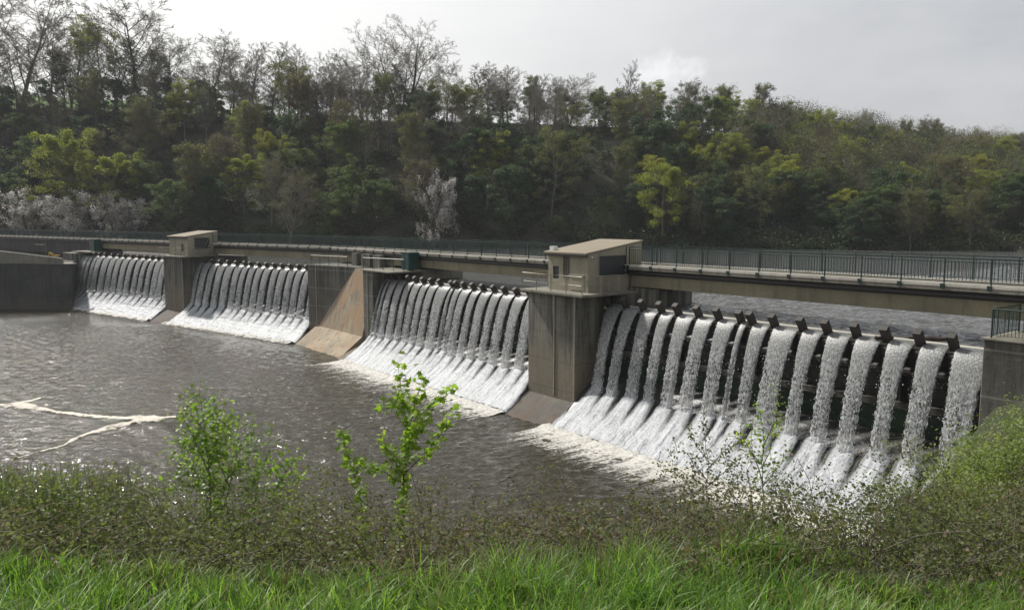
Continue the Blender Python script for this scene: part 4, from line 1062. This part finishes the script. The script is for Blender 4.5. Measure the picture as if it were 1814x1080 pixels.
# far wood on the receding right part of the hill, one mass
def wood_mass(n, x0, x1, t0, t1, seed):
    r = np.random.default_rng(seed); parts = []; rr = random.Random(seed)
    for i in range(n):
        x = rr.uniform(x0, x1); t_ = rr.uniform(t0, t1) ; X, Y = hill_at(x, t_); z = hill_z(X, Y); h = rr.uniform(9, 14); w = h * rr.uniform(.22, .32)
        k = 620; m_ = rr.choices((0, 1, 2), (.45, .3, .25))[0]
        d = r.normal(0, 1, (k, 3)); d /= np.linalg.norm(d, axis=1, keepdims=True); d *= r.uniform(.35, 1, (k, 1)) ** .5
        c = np.array([X, Y, z + h * .6]) + d * np.array([w, w, h * .42])
        v, q = leaf_quads(c, r.uniform(.2, .45, k), r, .3, .6); parts.append((v, q, m_))
        # upright twigs
        kk = 70; b0 = np.array([X, Y, z + h * .45]) + r.normal(0, 1, (kk, 3)) * np.array([w * .35, w * .35, h * .12]); e = b0 + r.normal(0, 1, (kk, 3)) * np.array([w * .6, w * .6, h * .1]) + np.array([0, 0, h * .22])
        v, q = segs_to_tubes(b0, e, np.full(kk, .03), np.full(kk, .012), 3); parts.append((v, q, 3))
        v, q = segs_to_tubes([(X, Y, z - .3)], [(X, Y, z + h * .7)], [.16], [.08], 5); parts.append((v, q, 3))
    return combine(parts)
M['wood_brown'] = foliage('far_brown_leaves', [(.13, .10, .075), (.12, .11, .065), (.14, .115, .08)], .3, objvar=False, nscale=.1)
M['wood_olive'] = foliage('far_olive_leaves', [(.13, .15, .05), (.18, .2, .055), (.12, .16, .05)], .4, objvar=False, nscale=.1)
v, q, mi = wood_mass(460, 1330, 2150, .16, 1.02, 77)
tag(link('far_wood', np_mesh('far_wood', v, q, mi), [M['wood_brown'], M['wood_olive'], M['under'], M['twig']]), 'brown and olive far wood covering the receding ridge at right', 'wood', None, 'stuff')

# undergrowth over the hillside
def undergrowth(n, seed):
    r = np.random.default_rng(seed); rr = random.Random(seed); parts = []
    for i in range(n):
        x = rr.uniform(-250, 2100); t_ = rr.uniform(-.02, .99) if i > 420 else rr.uniform(.0, .1)
        if i <= 420: x = rr.uniform(1000, 2100)
        X, Y = hill_at(x, t_); z = hill_z(X, Y); h = rr.uniform(1., 2.6); w = rr.uniform(1.2, 2.2)
        k = 110; c = np.array([X, Y, z]) + np.abs(r.normal(0, 1, (k, 1))) * 0 + r.normal(0, 1, (k, 3)) * np.array([w * .6, w * .6, h * .3]) + np.array([0, 0, h * .45])
        v, q = leaf_quads(c, r.uniform(.25, .6, k), r, .1); parts.append((v, q, 0))
        kk = 12; b0 = np.tile([[X, Y, z - .2]], (kk, 1)) + r.normal(0, .3, (kk, 3)); e = b0 + r.normal(0, 1, (kk, 3)) * np.array([w * .6, w * .6, .3]) + np.array([0, 0, h])
        v, q = segs_to_tubes(b0, e, np.full(kk, .04), np.full(kk, .015), 3); parts.append((v, q, 1))
    return combine(parts)
v, q, mi = undergrowth(2000, 31)
tag(link('undergrowth', np_mesh('undergrowth', v, q, mi), [M['under'], M['under_br']]), 'brown and dark green scrub between the trees on the slope', 'undergrowth', None, 'stuff')

# ------------------------------------------------------------------ foreground: grass
def grass(n, seed):
    r = np.random.default_rng(seed)
    nt = 900
    tx = r.uniform(-5.2, 5.2, nt); ty = r.uniform(1.2, 4.75, nt); th = r.uniform(.75, 1.3, nt); ta = r.uniform(0, 6.28, nt)
    k = r.integers(0, nt, n); free = r.random(n) < .35
    x = np.where(free, r.uniform(-5.2, 5.2, n), tx[k] + r.normal(0, .07, n)); y = np.where(free, r.uniform(1.2, 4.85, n), ty[k] + r.normal(0, .07, n))
    y = np.minimum(y, 4.62 + .14 * np.sin(x * 1.9) + .15 * np.sin(x * 4.3) + r.normal(0, .08, n))
    hgt = r.uniform(.12, .285, n) * np.where(free, .75, th[k]) * (1 + .4 * np.sin(x * 1.3 + 1) * np.sin(y * 1.7))
    az = np.where(free, r.uniform(0, 6.28, n), ta[k] + r.normal(0, 1.5, n)); bend = r.uniform(.15, .95, n) * hgt
    w = r.uniform(.0022, .0058, n) * np.where(r.random(n) < .018, 3., 1.)
    gz = np.array([bank_z(a, b_) for a, b_ in zip(x, y)])
    S = np.array([0, .35, .65, .87, 1.])
    dx, dy = np.cos(az), np.sin(az); side = az + math.pi / 2 + r.normal(0, .5, n); sx, sy = np.cos(side), np.sin(side)
    V = np.zeros((n, 10, 3))
    for i, s in enumerate(S):
        cx = x + dx * bend * s ** 1.9; cy = y + dy * bend * s ** 1.9; cz = gz - .01 + hgt * (s - .32 * s ** 3 * (bend / hgt))
        ww = w * (1 - s ** 2.2) + .0004
        V[:, 2 * i] = np.stack([cx - sx * ww, cy - sy * ww, cz], -1); V[:, 2 * i + 1] = np.stack([cx + sx * ww, cy + sy * ww, cz], -1)
    kk = np.arange(n)[:, None] * 10
    Q = np.concatenate([kk + np.array([[2 * i, 2 * i + 1, 2 * i + 3, 2 * i + 2]]) for i in range(4)])
    mi = np.tile(np.where(r.random(n) < .05 + .3 * np.clip((y - 4.0) / .7, 0, 1), 1, np.where(r.random(n) < .35, 2, 0)), 4)
    return V.reshape(-1, 3), Q, mi
M['grass'] = foliage('meadow_blades', [(.15, .27, .05), (.21, .34, .065), (.28, .38, .10)], .55, .45, objvar=False, nscale=1.6, spec=.5)
M['grass2'] = foliage('dark_blades', [(.09, .19, .035), (.12, .24, .042), (.14, .25, .05)], .5, .45, objvar=False, nscale=2.5, spec=.5)
M['straw'] = foliage('dry_blades', [(.22, .17, .08), (.16, .14, .06), (.25, .2, .11)], .3, .6, objvar=False)
v, q, mi = grass(85000, 3)
tag(link('grass', np_mesh('grass', v, q, mi, smooth=True), [M['grass'], M['straw'], M['grass2']]), 'lush green grass along the top of the near bank', 'grass', None, 'stuff')

# ------------------------------------------------------------------ brambles
M['br_leaf'] = foliage('bramble_leaves', [(.075, .095, .042), (.12, .14, .06), (.17, .175, .085)], .4, .6, objvar=False, nscale=1.2, spec=.25)
M['br_brown'] = foliage('withered_leaves', [(.19, .145, .095), (.16, .13, .08), (.22, .17, .11)], .3, .7, objvar=False, nscale=2., spec=.15)
M['br_green'] = foliage('young_bramble_leaves', [(.12, .15, .055), (.16, .19, .065), (.2, .21, .09)], .45, .5, objvar=False, nscale=2., spec=.25)
M['br_stem'] = plain('bramble_stems', (.135, .11, .08), .7, 0, .5, 3.)
M['br_red'] = plain('red_dry_stems', (.13, .055, .035), .75, 0, .45, 4.)
def top_px(x):   # how high the thicket stands in the picture, by column
    return float(np.interp(x, [-300, 0, 200, 330, 480, 560, 650, 720, 800, 900, 1000, 1090, 1180, 1300, 1450, 1600, 1814, 2100], [905, 908, 905, 900, 902, 922, 922, 912, 935, 950, 955, 945, 900, 872, 860, 866, 880, 870]))
def brambles(seed):
    r = np.random.default_rng(seed); rr = random.Random(seed); parts = []
    P0, P1, R0, R1, K = [], [], [], [], []; LC = []
    for i in range(2000):
        x = rr.uniform(-350, 2160); Y = rr.uniform(4.62, 8.4)
        X = (x - 907) / FPX * (Y * .994 + 1.2); g = bank_z(X, Y)
        mound = 28 * math.sin(x * .021 + 1) + 16 * math.sin(x * .053 + Y * 2) + 10 * math.sin(x * .11 + Y * 5)
        zt = at(x, top_px(x) + mound + (rr.uniform(-45, -10) if rr.random() < .06 else rr.uniform(-8, 60)), Y=Y).z
        lim = g + .25 + (zt - g) * rr.uniform(.45, 1.0)
        if Y < 5.3: lim = min(lim, at(x, 950 + rr.uniform(-60, 30), Y=Y).z)
        h = max(lim - g, .15)
        a = rr.uniform(0, 6.28); L = rr.uniform(.4, 1.5); k = 7; prev = None
        red = 560 < x < 800 and Y < 5.8 and rr.random() < .55
        for j in range(k + 1):
            s = j / k
            q = (X + math.cos(a) * L * s + rr.gauss(0, .03), Y + math.sin(a) * L * s * .7 + rr.gauss(0, .03), g - .05 + h * (1 - (1 - min(1, s * 1.55)) ** 2) - max(0, s - .62) ** 2 * h * 2.2 + rr.gauss(0, .02))
            if prev:
                P0.append(prev); P1.append(q); R0.append(.0042 * (1 - .6 * s)); R1.append(.0042 * (1 - .6 * (s + 1 / k))); K.append(1 if red else 0)
                if not red or rr.random() < .2:
                    for _ in range(11): u = rr.random(); LC.append((prev[0] + (q[0] - prev[0]) * u + rr.gauss(0, .06), prev[1] + (q[1] - prev[1]) * u + rr.gauss(0, .06), prev[2] + (q[2] - prev[2]) * u + rr.gauss(0, .05)))
            prev = q
    P0, P1, R0, R1, K = map(np.array, (P0, P1, R0, R1, K))
    for kk, m_ in ((0, 2), (1, 3)):
        s = K == kk; v, q = segs_to_tubes(P0[s], P1[s], R0[s], R1[s], 3); parts.append((v, q, m_))
    LC = np.array(LC); br = r.random(len(LC)) < (.24 + .2 * np.sin(LC[:, 0] * 1.3 + 1))
    gr = (~br) & (r.random(len(LC)) < np.clip(.42 - LC[:, 0] * .12 + .6 * np.sin(LC[:, 0] * 2.3 + LC[:, 1]) * np.sin(LC[:, 1] * 2.9 + LC[:, 0] * .7), .05, .85))
    for s, m_ in ((~br & ~gr, 0), (br, 1), (gr, 4)):
        c = LC[s]; v, q = leaf_quads(c, r.uniform(.016, .04, len(c)), r, .25, .7); parts.append((v, q, m_))
    return combine(parts)
v, q, mi = brambles(9)
tag(link('bramble_thicket', np_mesh('bramble_thicket', v, q, mi), [M['br_leaf'], M['br_brown'], M['br_stem'], M['br_red'], M['br_green']]), 'tangled brown and dark green bramble thicket behind the grass', 'brambles', None, 'stuff')

# thin upright green stems at left
def reeds(seed):
    r = np.random.default_rng(seed); rr = random.Random(seed); P0, P1, R0, R1 = [], [], [], []; LC = []
    for i in range(1100):
        x = rr.gauss(150, 95) if rr.random() < .75 else rr.uniform(-200, 330); Y = rr.uniform(6.3, 8.2); X = (x - 907) / FPX * (Y + 1); g = bank_z(X, Y)
        zt = at(x, 836 + rr.uniform(-14, 60), Y=Y).z; d = Vector((rr.gauss(0, .06), rr.gauss(0, .06), 0)); prev = Vector((X, Y, g))
        for j in range(1, 6):
            s = j / 5; q = Vector((X, Y, g + (zt - g) * s)) + d * s * s * 2
            P0.append(tuple(prev)); P1.append(tuple(q)); R0.append(.005 * (1.1 - s * .6)); R1.append(.005 * (1.0 - s * .7)); prev = q
            if s > .45:
                for _ in range(4): LC.append((q.x + rr.gauss(0, .03), q.y + rr.gauss(0, .03), q.z + rr.uniform(-.2, .02)))
    v, q = segs_to_tubes(P0, P1, R0, R1, 3); c = np.array(LC); v2, q2 = leaf_quads(c, r.uniform(.02, .05, len(c)), r, 0, .35)
    return combine([(v, q, 0), (v2, q2, 1)])
M['reed'] = plain('green_stems', (.2, .26, .1), .6, 0, .4, 2.)
M['reed_leaf'] = foliage('stem_leaves', [(.14, .2, .05), (.2, .25, .08), (.18, .2, .08)], .5, objvar=False)
v, q, mi = reeds(4)
tag(link('weed_stems', np_mesh('weed_stems', v, q, mi), [M['reed'], M['reed_leaf']]), 'thin upright green weed stems above the brambles at left', 'weeds', None, 'stuff')

# ------------------------------------------------------------------ saplings and shrubs in front of the water
M['maple'] = foliage('sapling_leaves', [(.17, .28, .04), (.26, .38, .06), (.34, .42, .09)], .6, .4, objvar=False, nscale=5., spec=.4)
M['hedge'] = foliage('shrub_leaves', [(.14, .25, .035), (.2, .31, .045), (.26, .34, .065)], .6, .4, objvar=False, nscale=4., spec=.4)
M['sap_bark'] = plain('sapling_bark', (.10, .08, .055), .8, 0, .4, 8.)
LOBE = [(0, -.5), (.12, -.28), (.42, -.34), (.3, -.08), (.52, .1), (.24, .16), (.18, .3), (0, .55), (-.18, .3), (-.24, .16), (-.52, .1), (-.3, -.08), (-.42, -.34), (-.12, -.28)]
def lobed_leaves(cs, size, r):
    V, F = [], []
    for c in cs:
        d = Vector(r.normal(0, 1, 3)); d.z = d.z * .5 - .25; d.normalize(); nrm = Vector(r.normal(0, .6, 3)) + Vector((0, 0, .9)); s_ = d.cross(nrm).normalized(); n_ = s_.cross(d)
        sz = size * r.uniform(.6, 1.25); k = len(V); V.append(tuple(Vector(c) - n_ * sz * .06))
        for (a, b_) in LOBE: V.append(tuple(Vector(c) + s_ * a * sz + d * b_ * sz + n_ * (abs(a) * .25 * sz)))
        n = len(LOBE)
        F += [(k, k + 1 + i, k + 1 + (i + 1) % n) for i in range(n)]
    return V, F
def plant(name, label, cat, Y, stems, leaf_mat, leaf_size, per_m, lobed, r0, seed, spread=.05, twigs=0, minfrac=.15, group=None):
    """stems: polylines of photo columns/rows and extra depth; grown at distance Y"""
    r = np.random.default_rng(seed); rr = random.Random(seed)
    p0 = at(stems[0][0][0], stems[0][0][1], Y=Y); base = Vector((p0.x, p0.y, bank_z(p0.x, p0.y)))
    t = empty(name, base, label, cat, group); P0, P1, R0, R1 = [], [], [], []; LC = []; RID = []; root = 0; ALL = []
    for si, st in enumerate(stems):
        pts = [at(q[0], q[1], Y=Y + q[2]) for q in st]
        if si == 0 or len(st[0]) > 3: root = si; pts = [Vector((pts[0].x, pts[0].y, bank_z(pts[0].x, pts[0].y) - .05))] + pts
        if not (si == 0 or len(st[0]) > 3):
            near, root = min(ALL, key=lambda q_: (q_[0] - pts[0]).length); pts = [near] + pts
        tot = sum((pts[i + 1] - pts[i]).length for i in range(len(pts) - 1)); acc = 0; rs = r0 if (si == 0 or len(st[0]) > 3) else r0 * .6
        for i in range(len(pts) - 1):
            n = max(2, int((pts[i + 1] - pts[i]).length / .06)); a = pts[i]
            for j in range(1, n + 1):
                b_ = pts[i].lerp(pts[i + 1], j / n) + Vector((rr.gauss(0, .005), rr.gauss(0, .005), 0)); s = acc / tot; acc += (b_ - a).length
                P0.append(tuple(a)); P1.append(tuple(b_)); R0.append(max(rs * (1 - s * .85), .0015)); R1.append(max(rs * (1 - acc / tot * .85), .0015)); RID.append(root)
                if s > minfrac:
                    for _ in range(int((b_ - a).length * per_m + rr.random())):
                        LC.append(tuple(a.lerp(b_, rr.random()) + Vector(r.normal(0, spread, 3))))
                if twigs and s > .1 and rr.random() < twigs:
                    d = Vector((rr.gauss(0, 1), rr.gauss(0, .7), rr.gauss(.5, .6))).normalized(); L = rr.uniform(.06, .3) * (1.1 - s); c = b_
                    for m_ in range(3):
                        e = c + d * (L / 3) + Vector(r.normal(0, .012, 3)); P0.append(tuple(c)); P1.append(tuple(e)); R0.append(.0028); R1.append(.0016); RID.append(root); c = e
                        for _ in range(int(L / 3 * per_m * .8 + rr.random())): LC.append(tuple(c + Vector(r.normal(0, spread * .6, 3))))
                ALL.append((b_.copy(), root)); a = b_
    ids = np.array(RID); A0, A1, B0, B1 = map(np.array, (P0, P1, R0, R1))
    for k in sorted(set(RID)):
        v, q = segs_to_tubes(A0[ids == k], A1[ids == k], B0[ids == k], B1[ids == k], 5); link('stem', np_mesh('stem', v - np.array(base), q, smooth=True), [M['sap_bark']], t)
    LC = np.array(LC)
    if lobed:
        V, F = lobed_leaves(LC, leaf_size, r); me = np_mesh('foliage', np.array(V) - np.array(base), np.array(F))
    else:
        v, q = leaf_quads(LC, r.uniform(.6, 1.3, len(LC)) * leaf_size, r, .35, .62); me = np_mesh('foliage', v - np.array(base), q)
    link('foliage', me, [leaf_mat], t)
    return t
plant('sapling', 'slender leafy sapling in front of the third gate', 'sapling', 7.0,
      [[(714, 890, 0), (716, 830, 0), (722, 760, 0), (712, 700, 0), (703, 640, 0)],
       [(722, 770, 0), (734, 720, .1), (748, 676, .15), (742, 668, .15)], [(720, 800, 0), (752, 740, -.1), (780, 705, -.1), (798, 684, -.1)],
       [(720, 835, 0), (760, 795, .1), (790, 755, .1), (808, 726, .1)], [(716, 845, 0), (690, 800, .1), (672, 772, .1)], [(714, 858, 0), (680, 835, -.1), (648, 826, -.1)],
       [(712, 700, 0), (690, 722, .05), (668, 718, .05)], [(718, 815, 0), (726, 775, -.2), (735, 750, -.2)]], M['maple'], .07, 120, True, .011, 21, .035)
plant('sapling', 'thin young sapling left of the slender leafy one', 'sapling', 6.9, [[(640, 885, 0), (628, 845, 0), (617, 805, 0), (602, 757, 0)], [(628, 845, 0), (640, 820, 0), (650, 812, 0)]], M['maple'], .062, 120, True, .008, 22, .03)
plant('shrub', 'bright green leafy shrub standing over the river at left', 'shrub', 7.2,
      [[(372, 890, 0), (370, 820, 0), (362, 760, 0), (352, 690, 0)], [(370, 830, 0), (388, 770, .1), (378, 712, .1)], [(372, 840, 0), (345, 780, -.1), (322, 730, -.1)], [(390, 890, .2, 1), (410, 820, .2), (430, 770, .2), (440, 748, .2)],
       [(400, 850, .2), (446, 800, .2), (470, 770, .2)], [(372, 860, 0), (330, 820, .2), (316, 780, .2)], [(370, 800, 0), (395, 760, -.2), (410, 745, -.2)], [(365, 770, 0), (340, 735, .1), (330, 715, .1)], [(430, 880, .1, 1), (455, 840, .1), (480, 815, .1)],
       [(372, 870, 0), (310, 855, .1), (285, 848, .1)], [(405, 860, .1), (380, 800, .1), (398, 735, .1)]], M['hedge'], .044, 230, False, .011, 23, .07, .6)
plant('shrub', 'thin open shrub with bent stem right of the bright green one', 'shrub', 6.8, [[(478, 905, 0), (488, 865, 0), (506, 835, 0), (528, 805, 0)], [(488, 865, 0), (500, 850, 0), (535, 850, 0)], [(506, 835, 0), (495, 815, 0)], [(450, 900, .1, 1), (446, 860, .1), (455, 820, .1)], [(510, 890, .1, 1), (520, 850, .1), (515, 825, .1)]], M['hedge'], .045, 120, False, .009, 24, .04, .5)
M['bud_leaf'] = foliage('bud_leaves', [(.10, .11, .035), (.16, .17, .045), (.2, .19, .06)], .4, .45, objvar=False, nscale=4.)
plant('shrub', 'open twiggy shrub with few small leaves before the right gate', 'shrub', 7.6,
      [[(1250, 890, 0), (1254, 830, 0), (1248, 770, 0), (1246, 730, 0)], [(1252, 850, 0), (1215, 800, .1), (1185, 800, .1)], [(1250, 860, 0), (1200, 830, -.1), (1160, 850, -.1)], [(1254, 830, 0), (1290, 790, .1), (1310, 765, .1)], [(1253, 815, 0), (1225, 775, -.1), (1218, 755, -.1)],
       [(1255, 860, 0), (1300, 820, -.1), (1330, 790, -.1)], [(1230, 880, .2, 1), (1212, 850, .2), (1180, 830, .2), (1165, 815, .2)], [(1290, 890, .1, 1), (1300, 850, .1), (1285, 800, .1)]], M['bud_leaf'], .034, 130, False, .009, 25, .03, .85)
plant('shrub', 'dark stemmed upright shrub with yellow green tips before the right gate', 'shrub', 7.4,
      [[(1352, 890, 0), (1350, 830, 0), (1352, 770, 0), (1346, 725, 0)], [(1350, 830, 0), (1370, 780, .1), (1384, 745, .1)], [(1350, 850, 0), (1330, 790, -.1), (1335, 745, -.1)], [(1352, 790, 0), (1376, 745, 0), (1378, 690, 0)], [(1350, 860, 0), (1385, 820, .1), (1400, 790, .1)], [(1346, 820, 0), (1318, 780, .1), (1312, 755, .1)]], M['maple'], .042, 60, False, .011, 26, .03, .7)
plant('bramble_shoot', 'thin arching shoot rising above the brambles right of the sapling', 'shoot', 6.3, [[(842, 915, 0), (836, 875, 0), (820, 865, 0), (770, 852, 0)], [(838, 890, 0), (850, 865, 0), (848, 860, 0)]], M['br_leaf'], .03, 50, False, .005, 27, .03, .3)
plant('bramble_shoot', 'thin arching shoot above the brambles in front of the foam', 'shoot', 6.2, [[(950, 930, 0), (935, 890, 0), (915, 858, 0), (902, 845, 0)], [(935, 890, 0), (960, 880, 0)]], M['br_leaf'], .03, 50, False, .005, 28, .03, .3)

# big fine-leaved bush at right
def big_bush():
    r = np.random.default_rng(55); rr = random.Random(55)
    X, Y = 8.6, 11.6; g = bank_z(X, Y); t = empty('leafy_bush', Vector((X, Y, g)), 'large dense green bush at the right edge below the abutment', 'bush')
    P0, P1, R0, R1 = [], [], [], []; LC = []
    cz = 7.5
    for i in range(560):
        a = rr.uniform(0, 6.28); e = rr.uniform(-.35, 1.5); rad = rr.uniform(.7, 1.02)
        d = Vector((math.cos(a) * math.cos(e) * 2.75, math.sin(a) * math.cos(e) * 2.1, math.sin(e) * 2.3)) * rad
        d *= 1 + .1 * math.sin(a * 5 + e * 4) + .07 * math.sin(a * 11 - e * 7)
        tip = Vector((X, Y, cz)) + d; b0 = Vector((X + rr.gauss(0, .3), Y + rr.gauss(0, .3), g)); prev = b0
        for j in range(1, 7):
            s = j / 6; q = b0.lerp(tip, s) + Vector((0, 0, math.sin(s * 3.14) * .35)) + Vector((rr.gauss(0, .04), rr.gauss(0, .04), rr.gauss(0, .04)))
            P0.append(tuple(prev)); P1.append(tuple(q)); R0.append(.02 * (1.1 - s)); R1.append(.02 * (1.08 - s)); prev = q
        for j in range(210):
            s = 1 - abs(rr.gauss(0, .1)); q = b0.lerp(tip, s); LC.append((q.x + rr.gauss(0, .17), q.y + rr.gauss(0, .17), q.z + rr.gauss(0, .13)))
    v, q = segs_to_tubes(P0, P1, R0, R1, 4); link('stem', np_mesh('stem', v - np.array(t.location), q), [M['sap_bark']], t)
    c = np.array(LC); v, q = leaf_quads(c, r.uniform(.035, .075, len(c)), r, .3, .55); link('foliage', np_mesh('foliage', v - np.array(t.location), q), [M['bush']], t)
M['bush'] = foliage('bush_leaves', [(.17, .22, .075), (.24, .30, .10), (.31, .35, .14)], .45, .55, objvar=False, nscale=1.8, spec=.3)
big_bush()

# ------------------------------------------------------------------ sky and sun
SUN_AZ, SUN_EL = -48., 46.
S = Vector((math.sin(R_(SUN_AZ)) * math.cos(R_(SUN_EL)), math.cos(R_(SUN_AZ)) * math.cos(R_(SUN_EL)), math.sin(R_(SUN_EL))))
w = bpy.data.worlds.new('World'); bpy.context.scene.world = w; w.use_nodes = True
n = N('w', w)
sky = n.n('ShaderNodeTexSky', sky_type='NISHITA', sun_disc=False, sun_elevation=R_(SUN_EL), sun_rotation=R_(SUN_AZ % 360), air_density=1.5, dust_density=4.)
dirv = n.n('ShaderNodeTexCoord').outputs['Generated']
dn = n.n('ShaderNodeVectorMath', operation='NORMALIZE'); n.set(dn.inputs[0], dirv); dv = dn.outputs[0]
dot = n.n('ShaderNodeVectorMath', operation='DOT_PRODUCT'); n.set(dot.inputs[0], dv); dot.inputs[1].default_value = S
glow = n.rng(dot.outputs['Value'], .36, .9, smooth=False)
cl1 = n.noise(n.map(dv, (1.2, 1.2, 3.2)), 1.6, 5, .55, .4); cl2 = n.noise(n.map(dv, (2, 2, 6)), 4., 4, .6)
cloud = n.math('ADD', n.math('MULTIPLY', cl1, .7), n.math('MULTIPLY', cl2, .3))
grey = n.mix(n.rng(cloud, .35, .65), (4.9, 5.0, 5.35), (6.0, 6.05, 6.25))
lit = n.mix(glow, grey, (11.8, 11.7, 11.4))
el = n.sep(dv)[2]
lit = n.mix(n.rng(el, .26, .7, 0., .62), lit, (2.6, 2.75, 3.0))
cov = n.mix(.9, sky.outputs[0], lit)
# one small brighter cloud above the ridge
cd = (at(1172, 132, Y=100.) - Vector((0, 0, CAM_Z))).normalized()
df = n.n('ShaderNodeVectorMath', operation='SUBTRACT'); n.set(df.inputs[0], dv); df.inputs[1].default_value = cd
ln = n.n('ShaderNodeVectorMath', operation='LENGTH'); n.set(ln.inputs[0], n.map(df.outputs[0], (20, 20, 40)))
pf = n.math('SUBTRACT', n.math('ADD', ln.outputs['Value'], n.math('MULTIPLY', n.math('SUBTRACT', n.noise(dv, 34, 5, .65), .5), 2.6)), 0.)
cov = n.mix(n.rng(pf, .0, 1.2, .9, 0.), cov, (8.8, 8.9, 9.1))
bg = n.n('ShaderNodeBackground'); n.set(bg.inputs[0], cov); bg.inputs[1].default_value = .1
wo = n.n('ShaderNodeOutputWorld'); n.set(wo.inputs[0], bg.outputs[0])

ld = bpy.data.lights.new('sun', 'SUN'); ld.energy = 4.6; ld.angle = R_(2.5); ld.color = (1, .96, .9)
lo = bpy.data.objects.new('sun', ld); C.objects.link(lo); lo.rotation_euler = S.to_track_quat('Z', 'Y').to_euler()

# ------------------------------------------------------------------ haze
hm = N('thin_haze'); pv = hm.n('ShaderNodeVolumePrincipled'); pv.inputs['Color'].default_value = (.86, .9, .95, 1); pv.inputs['Density'].default_value = HAZE; pv.inputs['Anisotropy'].default_value = .1
ho = hm.n('ShaderNodeOutputMaterial'); hm.t.links.new(pv.outputs[0], ho.inputs['Volume'])
b = MB(); b.beam(FW, -520, 760, -520, 90, -3.2, 92); hz_o = b.build('haze', hm.mat, None, Vector((0, 0, 0)))
tag(hz_o, 'thin pale haze in the air over the whole valley', None, None, 'stuff')

# ------------------------------------------------------------------ camera and output
cam = bpy.data.cameras.new('camera'); cam.sensor_width = 36; cam.lens = 36 * FPX / 1814; cam.clip_end = 3000; cam.clip_start = .05
co = bpy.data.objects.new('camera', cam); C.objects.link(co); co.location = (0, 0, CAM_Z); co.rotation_euler = (math.pi / 2 - PITCH, 0, 0)
sc = bpy.context.scene; sc.camera = co
sc.view_settings.view_transform = 'Standard'; sc.view_settings.look = 'None'; sc.view_settings.gamma = 1; sc.view_settings.use_curve_mapping = False; sc.view_settings.exposure = .12
sc.cycles.max_bounces = 6; sc.cycles.transparent_max_bounces = 12; sc.cycles.caustics_reflective = False; sc.cycles.caustics_refractive = False
